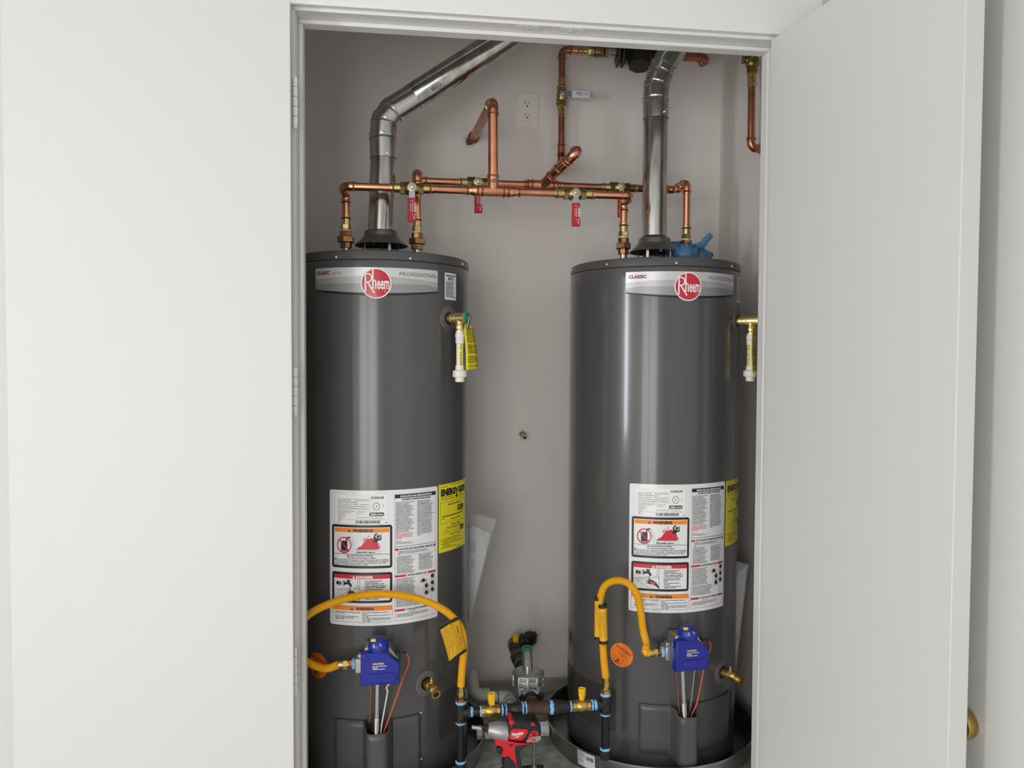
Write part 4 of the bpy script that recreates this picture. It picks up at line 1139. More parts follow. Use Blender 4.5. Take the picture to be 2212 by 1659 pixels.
def ball_valve(T, c, d, stem, hand, half=.060, scale=1.0, handle='handle_red', hl=.067, txt='LEGEND', hm=None):
    c = V(c); d = V(d).normalized(); stem = V(stem).normalized(); hand = V(hand).normalized()
    b = MB().lathe(c, d, [(-.033, .0170), (-.0325, .0185), (-.0195, .0185), (-.019, .0150), (-.0175, .0150)], 6)
    b.lathe(c, d, [(-.019, .0155), (-.016, .0180), (-.010, .0192), (-.0075, .0165), (-.004, .0168), (.004, .0168), (.010, .0160), (.018, .0150), (.020, .0140)], 28)
    b.lathe(c, d, [(.0185, .0145), (.019, .0165), (.032, .0165), (.0325, .0150)], 6)
    b.lathe(c, stem, [(0, .0115), (.0185, .0115), (.020, .0098)], 20)
    v = b.build('ball_valve', 'valve_brass', T)
    for s_ in (-1, 1):
        A = press_leg(c + d * s_ * half, -d * s_, half - .032, CR); MB().sweep([p for p, _ in A], [q + .0006 for _, q in A], 22).build('press_end', 'brass', v)
    MB().lathe(c + stem * .0195, stem, [(0, .0098), (.001, .0122), (.0035, .0122), (.004, .0112), (.004, .0088)], 24, caps=False).build('stem_ring', 'brass', v)
    lathe(c + stem * .0215, stem, [(0, .0062), (.006, .0060), (.0065, .005)], 6).build('stem_nut', 'zinc', v)
    x, y = hand.cross(stem).normalized(), hand; R_ = Matrix((x, stem, hand)).transposed()
    st = MB().lathe(c + stem * .0195, stem, [(0, .0088), (.0045, .0088)], 20)
    st.box(c + stem * .0215 + hand * .016, (.0165, .0022, .030), R_)
    st.build('handle_strap', 'strap_metal', v, bevel=.0006)
    h0 = .0305
    pts = []
    for cx_, cz_, a0 in ((.0125 - .003, hl - .003, 0), (-.0125 + .003, hl - .003, 90)):
        for q in range(4): a = math.radians(a0 + 30 * q); pts.append((cx_ + .003 * math.cos(a), cz_ + .003 * math.sin(a)))
    pts += [(-.0115, 0), (.0115, 0)]
    MB().prism([c + stem * .0190 + x * a + hand * (h0 + z) for a, z in pts], stem * .0062).build('lever_handle', handle, v, bevel=.0018)
    A = Art()
    if txt == 'LEGEND':
        A.text('w', 'LEGEND', 0, 0, 5.0, w=27, bold=.015); A.text('w', 'LegendPress', 1, 6.2, 2.8, w=25); A.text('w', 'LEAD FREE', 2, 10.6, 1.8, w=22); A.text('w', '\u00ae', 31, 0, 4); A.text('w', '3/4', 38, 2, 4); A.ring('w', 34, 5, 2, .5, 12); A.ring('w', -5, 4, 1.8, .5, 12); A.ring('w', -5.5, 9, 1.4, .4, 12)
        mp = planemap(c + stem * .0254 + hand * (h0 + .014) + x * (-.0022), hand, x * 1) if False else None
        o = c + stem * .0255 + hand * (h0 + .014)
        side = V((1, 0, 0)) if abs(x.x) > .5 else x
        mp = lambda X, Y_: o + hand * (X / 1000) + side * (.0032 - Y_ / 1000 + .003)
        q = A.mesh('w', mp, 'handle_print', 'print_white', v, cut=0)
    else:
        A.text('w', txt, 0, 0, 4.6, w=20, bold=.02); A.text('w', '600 WOG', 0, 5.5, 2.4, w=20); A.text('w', '150', 26, 2, 5, w=8, bold=.02); A.line('w', [(37, -2), (40, -2)], 1); A.line('w', [(38.5, -5), (38.5, 4)], 1); A.line('w', [(-3, -5), (-3, 5)], .8)
        o = c + stem * .0255 + hand * (h0 + .016)
        q = A.mesh('w', lambda X, Y_: o + hand * (X / 1000) - V((0, 0, 1)) * (Y_ / 1000 - .001), 'handle_print', 'print_blue', v, cut=0)
    q['kind'] = 'stuff'
    return v


def dielectric_stack(T, x, y, z_top=None):
    """bronze union between tank nipple and brass adapter; returns height of the copper end"""
    up = (0, 0, 1); z0 = ZV
    lathe((x, y, TOPZ - .003), up, [(0, .0105), (z0 - TOPZ + .010, .0105)], 16).build('tank_nipple', 'zinc', T)
    u = MB().lathe((x, y, z0), up, [(.004, .0150), (.005, .0165), (.019, .0165), (.020, .0155)], 8)
    u.lathe((x, y, z0), up, [(.020, .0235), (.0212, .0250), (.0355, .0250), (.037, .0235)], 6, phase=.3)
    u.lathe((x, y, z0), up, [(.037, .0155), (.038, .0172), (.052, .0172), (.053, .0160)], 8, phase=.2)
    u.build('union', 'bronze', T)
    lathe((x, y, z0), up, [(.053, .0112), (.054, .0122), (.057, .0120), (.059, .0112)], 18).build('thread_tape', 'tape_white', T)
    p_adapter(T, (x, y, z0 + .098), (0, 0, -1), hexlen=.014, total=.040)
    return z0 + .098


EX, EY, EZ = V((1, 0, 0)), V((0, 1, 0)), V((0, 0, 1))
YF, YBK = 2.180, 2.372
# ---- front (hot) manifold
zf = (P(760, 402, YF).z + P(1350, 423.5, YF).z) / 2
atF = lambda px: V((P(px, 412, YF).x, YF, zf))
n1 = V((P(747.5, 480, 2.2617).x, 2.2617, 0)); n2 = V((P(1347, 490, 2.254).x, 2.254, 0))
HOT = thing('hot_water_manifold', 'front copper manifold with two red handled valves and a tall hooked branch', 'copper piping', (.25, YF, zf))
cA = V((n1.x, YF, zf)); cB = V((n2.x, YF, zf))
for c, n_, dx in ((cA, n1, EX), (cB, n2, -EX)):
    e1, e2 = p_elbow(HOT, c, dx, EY, leg=.036)
    c2 = V((c.x, n_.y, zf)); f1, f2 = p_elbow(HOT, c2, -EY, -EZ, leg=.036)
    if (f1 - e2).length > .001 and f1.y > e2.y: p_pipe(HOT, e2 - EY * .004, f1 + EY * .004)
    zc = dielectric_stack(HOT, c2.x, c2.y); p_pipe(HOT, f2 + EZ * .004, V((c2.x, c2.y, zc - .004)))
v1, v2, tc = atF(890), atF(1241), atF(1065)
ball_valve(HOT, v1, EX, -EY, -EZ); ball_valve(HOT, v2, EX, -EY, -EZ)
p_tee(HOT, tc, EX, EZ, r=CB, rb=CB, leg=.039, lb=.050)
for s_, x_ in ((-1, atF(1004)), (1, atF(1127))): p_coupling(HOT, tc + EX * s_ * .036, x_, CB - .0004, name='reducer', r2=CR)
for a, b in ((cA + EX * .032, v1 - EX * .056), (v1 + EX * .056, atF(1008)), (atF(1123), v2 - EX * .056), (v2 + EX * .056, cB - EX * .032)): p_pipe(HOT, a, b)
zt_ = P(1063, 219, YF).z; ct = V((tc.x - .001, YF, zt_))
wallh = P(1021, 300, YB_); wallh.y = YB_ + .002
p_pipe(HOT, tc + EZ * .044, ct - EZ * .036, CB)
db_ = (wallh - ct).normalized(); p_elbow(HOT, ct, -EZ, db_, r=CB, leg=.044)
p_pipe(HOT, ct + db_ * .038, wallh, CB, 'copper_dull')
wl = ct + db_ * ((YB_ - .012 - ct.y) / db_.y)
p_coupling(HOT, wl - db_ * .034, wl + db_ * .008, CB, 'copper_dull')
A = Art(); A.rect('k', -7, -4, 7, 4); A.text('w', 'aPxp', 0, 1.6, 3.2, w=11, al='C')
mp = lambda off: (lambda x, y: V((tc.x + (CB + off) * math.sin(x / 16), YF - (CB + off) * math.cos(x / 16), tc.z + .026 - y / 1000)))
sk = A.mesh('k', mp(.0016), 'fitting_sticker', 'print_black', HOT, cut=2); A.mesh('w', mp(.0019), 'sticker_print', 'print_white', sk, cut=0)

# ---- back (cold) manifold
zbk = (P(945, 392.3, YBK).z + P(1325, 405.5, YBK).z) / 2
atB = lambda px: V((P(px, 400, YBK).x, YBK, zbk))
m1 = V((P(901.5, 450, 2.2617).x, 2.2617, 0)); m2 = V((P(1483, 470, 2.270).x, 2.270, 0))
COLD = thing('cold_water_manifold', 'rear copper manifold with two red handled valves running behind the flue', 'copper piping', (.3, YBK, zbk))
dA = V((m1.x, YBK, zbk)); dB = V((m2.x, YBK, zbk))
for c, n_, dx in ((dA, m1, EX), (dB, m2, -EX)):
    e1, e2 = p_elbow(COLD, c, dx, -EY, leg=.036)
    c2 = V((c.x, n_.y, zbk)); f1, f2 = p_elbow(COLD, c2, EY, -EZ, leg=.036)
    if e2.y > f1.y: p_pipe(COLD, f1 - EY * .004, e2 + EY * .004)
    zc = dielectric_stack(COLD, c2.x, c2.y); p_pipe(COLD, f2 + EZ * .004, V((c2.x, c2.y, zc - .004)))
w1, w2, tcb = atB(1032), atB(1338.5), atB(1172)
ball_valve(COLD, w1, EX, -EY, -EZ); ball_valve(COLD, w2, EX, -EY, -EZ)
brd = (P(1256, 314, 2.235) - tcb).normalized()
p_tee(COLD, tcb, EX, brd, r=CB, rb=CB, leg=.042, lb=.052)
for s_, x_ in ((-1, atB(1129)), (1, atB(1215))): p_coupling(COLD, tcb + EX * s_ * .038, x_, CB - .0004, name='reducer', r2=CR)
for a, b in ((dA + EX * .032, w1 - EX * .056), (w1 + EX * .056, atB(1133)), (atB(1211), w2 - EX * .056), (w2 + EX * .056, dB - EX * .032)): p_pipe(COLD, a, b, CR, 'copper_dull' if a.x > .3 else 'copper')
top = P(1252, 321, 2.235)
p_pipe(COLD, tcb + brd * .046, top - brd * .030, CB)
wq = P(1200, 368, YB_ - .030); bk = (wq - top).normalized()
p_elbow(COLD, top, -brd, bk, r=CB, leg=.060, bend=.0145)
mid = tcb.lerp(top, .55); p_coupling(COLD, mid - brd * .024, mid + brd * .024, CB)
p_pipe(COLD, top + bk * .035, wq + bk * .034, CB, 'copper_dull')
COLD_W = wq

# ---- cold supply riser along the back wall with lever valve, union and pressure regulator
YR = 2.548
SUP = thing('cold_supply_riser', 'thin copper riser on the back wall with white lever valve and dark pressure regulator', 'copper piping', P(1213, 340, YR))
xr = P(1213, 240, YR).x; zz = lambda py, px=1213: P(px, py, YR).z
lo = V((xr, YR, zz(352))); hi = V((xr, YR, zz(107)))
p_elbow(SUP, lo, EZ, (COLD_W - lo), leg=.034, m='copper_dull')
p_coupling(SUP, V((xr, YR, zz(341))), V((xr, YR, zz(309))), CR, 'copper_dull')
p_pipe(SUP, lo + EZ * .03, V((xr, YR, zz(250))), CR, 'copper_dull')
p_adapter(SUP, V((xr, YR, zz(254))), EZ); p_adapter(SUP, V((xr, YR, zz(169))), -EZ)
lathe((xr, YR, zz(231)), (0, 0, 1), [(0, .0120), (.004, .0120)], 16).build('thread_tape', 'tape_white', SUP)
lathe((xr, YR, zz(190)), (0, 0, 1), [(0, .0120), (.003, .0120)], 16).build('thread_tape', 'tape_white', SUP)
ball_valve(SUP, V((xr, YR, zz(207))), EZ, -EY, EX, half=.036, handle='handle_white', hl=.062, txt='NIBCO')
p_pipe(SUP, V((xr, YR, zz(171))), hi - EZ * .03, CR, 'copper_dull')
p_elbow(SUP, hi, -EZ, EX, leg=.036, m='copper_dull')
hx = lambda px: V((P(px, 107, YR).x, YR, hi.z))
p_coupling(SUP, hx(1228), hx(1254), CR, 'copper')
p_adapter(SUP, hx(1252), EX, total=.040)
u_ = MB().lathe(hx(1276), EX, [(0, .0165), (.001, .018), (.010, .018), (.011, .0165)], 8); u_.lathe(hx(1284), EX, [(0, .0185), (.004, .0195), (.026, .0195), (.030, .018)], 28); u_.lathe(hx(1305), EX, [(0, .0165), (.001, .018), (.010, .018), (.011, .0165)], 8)
u_.build('check_valve', 'valve_brass', SUP)
lathe(hx(1311), EX, [(0, .0145), (.010, .0140), (.022, .0150), (.030, .0145)], 20).build('taped_nipple', 'zinc', SUP)
fl = MB()
for q in (1332, 1342):
    c = hx(q); fl.prism([c + V((0, .030 * a, .046 * b)) for a, b in ((-.45, -1), (.45, -1), (1, -.35), (1, .35), (.45, 1), (-.45, 1), (-1, .35), (-1, -.35))], (.008, 0, 0))
fl.build('regulator_flange', 'dark_metal', SUP, bevel=.002)
bt = MB()
for s_ in (-1, 1): bt.lathe(hx(1326) + V((0, 0, s_ * .036)), EX, [(0, .0032), (.052, .0032)], 10); bt.lathe(hx(1326) + V((.036, 0, s_ * .036)), EX, [(0, .0065), (.006, .0065)], 6)
bt.build('flange_bolts', 'zinc', SUP)
rb_ = MB().lathe(hx(1349), EX, [(0, .026), (.020, .024), (.024, .030), (.09, .030), (.094, .024), (.11, .022)], 24)
c = hx(1384); rb_.lathe(c + V((-.006, -.012, .01)), (-.10, -.25, -1), [(0, .034), (.030, .034), (.032, .043), (.042, .043), (.064, .038), (.066, .022)], 8)
rb_.build('pressure_regulator', 'black_iron', SUP, angle=30)
p_coupling(SUP, hx(1478), hx(1512), CR + .001, 'copper_dull'); p_elbow(SUP, hx(1528), -EX, EY, leg=.034, m='copper_dull'); p_pipe(SUP, hx(1440), hx(1515), CR, 'copper_dull')
p_pipe(SUP, hx(1528) + EY * .03, hx(1528) + EY * .07, CR, 'copper_dull')

# ---- drop line by the right wall
XD = 1.035
DRP = thing('copper_drop', 'lone copper drop with dark valve turning into the side wall near the open door', 'copper piping', PX(1625, 320, XD))
t0 = PX(1626.5, 172, XD); b0 = PX(1619.5, 322, XD); yd = (t0.y + b0.y) / 2
vz = lambda py: PX(1625, py, XD).z
bx = V((XD, yd, b0.z))
p_elbow(DRP, bx, EZ, EX, leg=.036, m='copper_dull'); p_pipe(DRP, bx + EX * .03, V((1.10, yd, b0.z)), CR, 'copper_dull')
p_pipe(DRP, bx + EZ * .03, V((XD, yd, vz(184))), CR, 'copper_dull')
p_adapter(DRP, V((XD, yd, vz(187))), EZ, total=.046)
dv = MB().lathe((XD, yd, vz(157)), (0, 0, 1), [(0, .0155), (.001, .017), (.018, .017), (.019, .018)], 8); dv.lathe((XD, yd, vz(145)), (0, 0, 1), [(0, .0165), (.006, .0205), (.024, .0205), (.030, .017), (.05, .017)], 24)
dv.lathe((XD, yd, vz(132)), (-1, -.3, 0), [(0, .011), (.026, .011), (.028, .009)], 16)
dv.build('stop_valve', 'valve_brass', DRP)
tl = MB().lathe(V((XD, yd, vz(132))) + V((-1, -.3, 0)).normalized() * .028, (-1, -.3, 0), [(0, .0045), (.010, .0045)], 10)
tl.box(V((XD, yd, vz(132))) + V((-1, -.3, 0)).normalized() * .034 + V((0, 0, .012)), (.002, .014, .05), Matrix.Rotation(math.radians(12), 3, 'X')); tl.build('lever', 'strap_metal', DRP)

# ================================================================== GAS: MANIFOLD, CONNECTORS, REGULATOR
YM = 1.995
zm = (P(1030, 1538.5, YM).z + P(1290, 1520.5, YM).z) / 2
atM = lambda px: V((P(px, 1530, YM).x, YM, zm))
xl, xrr = P(995.5, 1540, YM).x, P(1308, 1520, YM).x
GM = thing('gas_manifold', 'black iron gas manifold with brass valves and blue sealed joints', 'gas piping', (.32, YM, zm))


def tape(T, c, d, r, w=.007, m='tape_blue', seed=0):
    rnd = random.Random(seed + int(c[0] * 1e4)); c = V(c); d = V(d).normalized(); x, y, z = basis(d); mb = MB(); vs = []; n = 22
    for j, (t_, q) in enumerate(((-w / 2, 0), (-w / 4, .0016), (w / 4, .0016), (w / 2, 0))):
        for i in range(n):
            a = 2 * PI * i / n; e = rnd.uniform(-.0012, .0012)
            vs.append(c + z * (t_ + (e if j in (0, 3) else 0)) + (x * math.cos(a) + y * math.sin(a)) * (r + q + (rnd.uniform(0, .0008) if j in (1, 2) else 0)))
    mb.add(vs, [(j * n + i, j * n + (i + 1) % n, (j + 1) * n + (i + 1) % n, (j + 1) * n + i) for j in range(3) for i in range(n)])
    return mb.build('thread_seal', m, T)


def iron_tee(T, c, a, br, r=.0135, leg=.022):
    mb = MB()
    for d in (a, -a, br):
        mb.lathe(V(c), V(d), [(0, r), (leg - .008, r), (leg - .007, r + .0025), (leg - .001, r + .0028), (leg, r + .0015)], 24)
    return mb.build('tee', 'black_iron', T)


def gas_valve(T, c, d, turn):
    c = V(c); d = V(d); b = MB().lathe(c, d, [(-.027, .0130), (-.0265, .0150), (-.016, .0150), (-.0155, .0120)], 8)
    b.lathe(c, d, [(-.016, .0125), (-.012, .0150), (.0, .0160), (.010, .0150), (.014, .0125)], 26); b.lathe(c, d, [(.013, .012), (.0135, .0145), (.0225, .0145), (.023, .013)], 8)
    b.lathe(c, EZ, [(0, .0065), (.020, .0065)], 12)
    v = b.build('gas_valve', 'gas_brass', T)
    # cup shaped wing handle
    h = MB(); z0 = c + EZ * .0165; R_ = Matrix.Rotation(turn, 3, 'Z')
    prof = [(.0105, 0), (.0078, .0062), (0, .0075), (-.0078, .0062), (-.0105, 0), (-.0078, -.0062), (0, -.0075), (.0078, -.0062)]
    for sc0, za, sc1, zb in ((.66, 0, .95, .012), (.95, .012, 1.06, .031)):
        vs = [z0 + R_ @ V((x * sc0, y * sc0, za)) for x, y in prof] + [z0 + R_ @ V((x * sc1, y * sc1, zb)) for x, y in prof]
        h.add(vs, [(i, (i + 1) % 8, 8 + (i + 1) % 8, 8 + i) for i in range(8)])
    vs = [z0 + R_ @ V((x * 1.06, y * 1.06, .031)) for x, y in prof] + [z0 + R_ @ V((x * .82, y * .82, .026)) for x, y in prof]
    h.add(vs, [(i, (i + 1) % 8, 8 + (i + 1) % 8, 8 + i) for i in range(8)] + [tuple(range(8, 16))])
    h.box(z0 + R_ @ V((.001, -.0078, .012)), (.0085, .004, .020), R_)
    h.build('wing_handle', 'yellow_handle', v, angle=50)
    return v


for x_, drop, cap in ((xl, P(995.5, 1648, YM).z, P(995, 1672, YM).z), (xrr, P(1308, 1620, YM).z, P(1308, 1640, YM).z)):
    br = EX if x_ == xl else -EX; c = V((x_, YM, zm))
    iron_tee(GM, c, EZ, br, leg=.024); tape(GM, c + EZ * .027, EZ, .0122, .010); tape(GM, c - EZ * .027, EZ, .0122, .007); tape(GM, c + br * .028, EX, .0115, .008)
    cyl(c - EZ * .023, (x_, YM, drop - .004), .0107, 20).build('drip_leg', 'black_pipe', GM); tape(GM, (x_, YM, drop + .003), EZ, .0122, .010)
    lathe((x_, YM, drop), (0, 0, -1), [(-.002, .0135), (-.001, .0158), (.006, .0158), (.007, .0145), (drop - cap - .005, .0142), (drop - cap - .001, .012), (drop - cap, .008)], 24).build('end_cap', 'black_iron', GM)
    q = lathe(c + EZ * .030, EZ, [(0, .0128), (.001, .0142), (.010, .0142), (.011, .0125)], 6); q.lathe(c + EZ * .041, EZ, [(0, .0098), (.004, .0098)], 14)
    q.build('flare_fitting', 'gas_brass' if x_ == xrr else 'bronze', GM)
cyl(V((xl, YM, zm)) + EX * .022, atM(1044), .0107, 20).build('nipple', 'black_iron', GM)
tape(GM, atM(1039), EX, .0118, .007)
gas_valve(GM, atM(1061.5), EX, .25); tape(GM, atM(1085), EX, .0122, .006); tape(GM, atM(1093), EX, .0122, .005); cyl(atM(1080), atM(1098), .0107, 18).build('nipple', 'black_pipe', GM)
lathe(atM(1095), EX, [(0, .0140), (.001, .0165), (.007, .0165), (.009, .0150), (.020, .0172), (.027, .0190), (.028, .0208), (.037, .0208), (.038, .019)], 26).build('bell_reducer', 'black_iron', GM)
tape(GM, atM(1128.5), EX, .0172, .006); tape(GM, atM(1135.5), EX, .0172, .005); cyl(atM(1122), atM(1140), .0160, 20).build('nipple', 'black_pipe', GM)
rt = lathe(atM(1137), EX, [(0, .0172), (.004, .0182), (.006, .0172), (.050, .0172), (.054, .0186), (.060, .0186), (.0605, .0170)], 28); tcn = atM(1153); rt.lathe(tcn, EY, [(0, .0170), (.030, .0172), (.031, .0190), (.038, .0190)], 26); rt.build('tee', 'rusty_iron', GM)
tape(GM, atM(1191), EX, .0165, .011); lathe(atM(1195.5), EX, [(0, .0165), (.001, .0190), (.009, .0190), (.010, .0172), (.030, .0165), (.034, .0150), (.042, .0150)], 24).build('bell_reducer', 'black_iron', GM)
tape(GM, atM(1233), EX, .0122, .006); cyl(atM(1228), atM(1242), .0107, 18).build('nipple', 'black_pipe', GM)
gas_valve(GM, atM(1257), EX, -.6); tape(GM, atM(1279), EX, .0122, .006); cyl(atM(1273), V((xrr, YM, zm)) - EX * .02, .0107, 18).build('nipple', 'black_pipe', GM)


# corrugated yellow connectors
def hose(name, lab, pts, start_up, end_dir, end_nut):
    path = resample(spline(pts, 10), .00105)
    T = thing(name, lab, 'gas hose', pts[0], 'yellow gas connectors')
    rad = [.0094 + .0010 * math.sin(2 * PI * i / 4) for i in range(len(path))]
    MB().sweep(path, rad, 14).build('corrugated_tube', 'yellow_hose', T, angle=70)
    a = path[0]
    n_ = lathe(a, -EZ, [(-.001, .0098), (.012, .0098), (.013, .0118), (.024, .0118)], 6); n_.lathe(a, -EZ, [(.024, .0085), (.030, .0085)], 14); n_.build('flare_nut', 'brass', T)
    e = path[-1]; d = V(end_dir).normalized(); L = (V(end_nut) - e).length
    n_ = lathe(e, d, [(-.001, .0095), (L * .26, .0095)], 16); n_.lathe(e + d * L * .26, d, [(0, .0110), (.001, .0130), (L * .26, .0130), (L * .27, .0115)], 6); n_.lathe(e + d * L * .53, d, [(0, .0082), (L * .08, .0082)], 14)
    n_.build('flare_nut', 'brass', T)
    lathe(e + d * L * .60, d, [(0, .0110), (.001, .0128), (L * .24, .0128), (L * .25, .011)], 6).build('adapter', 'bronze', T)
    tape(T, e + d * L * .92, d, .0118, .010)
    return T, path


gi, gd = GASIN[0]
h1 = [V((xl, YM, P(996, 1482, YM).z)), P(998.5, 1440, 1.990), P(1002, 1400, 1.985), P(998, 1365, 1.978), P(984, 1340, 1.972), P(958, 1317, 1.968), P(915, 1297, 1.966), P(870, 1287, 1.966), P(825, 1283, 1.968), P(775, 1287, 1.972), P(722, 1301, 1.980), P(680, 1319, 1.992), P(652, 1342, 2.004),
      P(636, 1378, 2.010), P(645, 1415, 2.004), P(675, 1436, 1.992), P(705, 1444, 1.985), gi + gd * .042]
h1[-1].z = gi.z
H1, h1p = hose('gas_connector', 'yellow corrugated gas hose looping wide across the front of its heater', h1, EZ, -gd, gi)
gi, gd = GASIN[1]
h2 = [V((xrr, YM, P(1307, 1463, YM).z)), P(1304.5, 1425, 1.990), P(1301, 1375, 1.985), P(1296, 1325, 1.982), P(1297, 1290, 1.980), P(1308, 1264, 1.978), P(1332, 1254, 1.976), P(1358, 1261, 1.974), P(1376, 1284, 1.972), P(1384, 1320, 1.972), P(1389, 1360, 1.974), P(1396, 1390, 1.980), gi + gd * .052 + V((0, 0, .004)), gi + gd * .040]
H2, h2p = hose('gas_connector', 'yellow corrugated gas hose arching steeply beside the orange sticker of its heater', h2, EZ, -gd, gi)
# flat tag folded round the first hose
q = [P(991, 1333, 1.955), P(1008.5, 1408, 1.968), P(968.5, 1439.5, 1.935), P(944.5, 1357, 1.93)]
tgm = lambda u, v: (q[3].lerp(q[0], u)).lerp(q[2].lerp(q[1], u), v) + V((0, .020 * max(0, u - .62) ** 1.5, 0)) + V((.010 * math.sin(PI * u) * math.sin(PI * v) * .6, 0, .004 * math.sin(PI * u)))
tg = MB().grid(tgm, 14, 8).build('warning_tag', 'tag_yellow', H1, solid=.0005); tg['label'] = 'yellow tag with black border'
A = Art(); A.frame('k', 0, 0, 100, 100, 8)
bar = MB()
for u0, u1, v0, v1 in ((0, 1, 0, .085), (0, 1, .915, 1), (0, .085, .085, .915)):
    bar.grid(lambda a, b: tgm(u0 + (u1 - u0) * a, v0 + (v1 - v0) * b) + V((0, -.0008, 0)), 14, 4)
bar.build('tag_border', 'tag_black', tg)
A = Art()
for i in range(9): A.para('k', SAFE[(i * 37) % 90:], 14 + i * 6.2, 14, 6, 4, 4.2, 0, 0)
for i in range(11):
    x_ = 12 + i * 5.4; A.text('k', (SAFE + LITE)[i * 41:i * 41 + 46 - (i % 3) * 9].strip(), x_, 14, 3.0, w=74 - (i % 3) * 12, rot=PI / 2)
A.text('b', 'WARNING', 74, 20, 5, w=22, rot=PI / 2, bold=.03); A.ring('b', 78, 58, 3, .8, 12); A.ring('b', 80, 68, 3, .8, 12); A.disc('b', 83, 88, 1.6, n=8); A.text('b', 'USE', 76, 48, 4, w=9, rot=PI / 2)
tf = lambda off: (lambda x, y: tgm(min(x / 100, 1), y / 100) + V((0, -off, 0)))
A.mesh('k', tf(.0007), 'tag_text', 'tag_ink', tg, cut=4)['kind'] = 'stuff'; A.mesh('b', tf(.0009), 'tag_heading', 'tag_black', tg, cut=4)['kind'] = 'stuff'
# rolled tag round the second hose
for (pa, pb, r_) in ((P(1291, 1293, 1.982), P(1290.5, 1377, 1.984), .0085), (P(1301.5, 1308, 1.975), P(1303.5, 1385, 1.980), .0118)):
    d = (pb - pa).normalized(); o = cyl(pa, pb, r_, 18).build('rolled_tag', 'tag_yellow', H2)
    for c_ in (pa, pb): lathe(c_ - d * .004 if c_ is pa else c_ - d * .004, d, [(0, r_ + .0004), (.009, r_ + .0004)], 18).build('tag_border', 'tag_black', o)
    A = Art()
    for i in range(5): A.text('k', (SAFE + LITE)[i * 33:i * 33 + 30].strip(), 0, i * 5 - 11, 2.2, w=70 - (i % 2) * 14)
    x_, y_, z_ = basis(d); n0 = V((0, -1, 0)) - d * V((0, -1, 0)).dot(d); n0.normalize(); s0 = d.cross(n0)
    A.mesh('k', lambda X, Y_: pa + d * (.014 + X / 1000) + (n0 * math.cos(Y_ / 1000 / r_) + s0 * math.sin(Y_ / 1000 / r_)) * (r_ + .0004), 'tag_text', 'tag_ink', o, cut=0)['kind'] = 'stuff'

# gas supply from the wall, shutoff and regulator
GS = thing('gas_supply_pipe', 'black iron gas pipe elbowing out of the back wall with small yellow shutoff', 'gas piping', P(1125, 1390, 2.55))
ga = P(1146, 1384, 2.565); gb = P(1109, 1393, 2.545); gb.z = ga.z - .004; gb.y = ga.y
gr = P(1136, 1462, 2.235)                                 # regulator inlet
iron = lambda T, c, da, db, r, leg, m='black_iron': MB().sweep(fillet([V(c) + V(da).normalized() * leg, c, V(c) + V(db).normalized() * leg], r * 1.5), r, 22)
e_ = iron(GS, ga, EY, -EX, .0215, .034); e_.lathe(ga - EX * .034, EX, [(0, .0235), (.007, .0245), (.012, .0215)], 24); e_.lathe(ga + EY * .008, EY, [(0, .023), (.01, .0245), (.018, .0245)], 24); e_.build('elbow', 'black_iron', GS)
dd = (gr - gb).normalized()
e_ = iron(GS, gb, EX, dd, .0185, .030); e_.lathe(gb + EX * .022, EX, [(0, .0190), (.001, .0210), (.008, .0210)], 24); e_.lathe(gb + dd * .022, dd, [(0, .019), (.001, .021), (.008, .021)], 24); e_.build('elbow', 'black_iron', GS)
cyl(gb + EX * .02, ga - EX * .02, .0165, 18).build('nipple', 'black_pipe', GS); tape(GS, gb.lerp(ga, .50), EX, .0180, .009)
tape(GS, gb + dd * .031, dd, .0185, .006)
vb = MB().lathe(gb + dd * .034, dd, [(0, .0165), (.012, .0165), (.016, .0195), (.040, .0195), (.044, .0165), (.058, .0165)], 22).build('shutoff', 'dark_metal', GS)
hz0 = gb + dd * .052 + EZ * .019
MB().box(hz0 + EZ * .012 + V((.004, 0, 0)), (.020, .014, .026), Matrix.Rotation(.3, 3, 'Z')).build('shutoff_handle', 'yellow_handle', vb, bevel=.004)
MB().box(hz0 + EZ * .010 + V((.006, -.008, 0)), (.007, .007, .022), Matrix.Rotation(.3, 3, 'Z')).build('handle_rib', 'yellow_handle', vb, bevel=.002)
ul = (gr - gb).length
lathe(gb + dd * (ul * .34), dd, [(0, .018), (.004, .021), (.030, .021), (.033, .026), (.055, .026), (.058, .021), (.085, .021), (.088, .024), (.115, .024), (.118, .018), (ul * .52, .016)], 8).build('union', 'black_iron', GS, angle=25)
RG = thing('gas_regulator', 'cast aluminium gas regulator with green capped tower', 'gas regulator', (0, 0, 0)); rgc = P(1141, 1459, 2.165)
RG.location = rgc; ROOT[RG.name] = V(rgc)
x_, y_ = rgc.x, rgc.y; zr = rgc.z
body = MB().lathe((x_, y_, 0), (0, 0, 1), [(zr - .024, .040), (zr - .018, .047), (zr - .006, .0475), (zr - .005, .0455), (zr - .002, .0455), (zr - .001, .0475), (zr + .010, .047), (zr + .014, .041), (zr + .017, .030), (zr + .018, .020)], 10, phase=.1)
body.build('diaphragm_case', 'cast_aluminium', RG, bevel=.0015, angle=25)
rb2 = MB()
for a in range(0, 360, 36):
    a = math.radians(a + 8); p = V((x_ + .044 * math.cos(a), y_ + .044 * math.sin(a), zr - .004)); rb2.lathe(p, EZ, [(-.020, .0045), (.010, .0045), (.012, .003)], 8)
rb2.build('case_bolts', 'cast_aluminium', RG)
MB().prism([(x_ - .036, y_ - .03, zr - .022), (x_ + .034, y_ - .03, zr - .022), (x_ + .026, y_ - .03, zr - .075), (x_ - .030, y_ - .03, zr - .075)], (0, .062, 0)).build('valve_body', 'cast_aluminium', RG, bevel=.006)
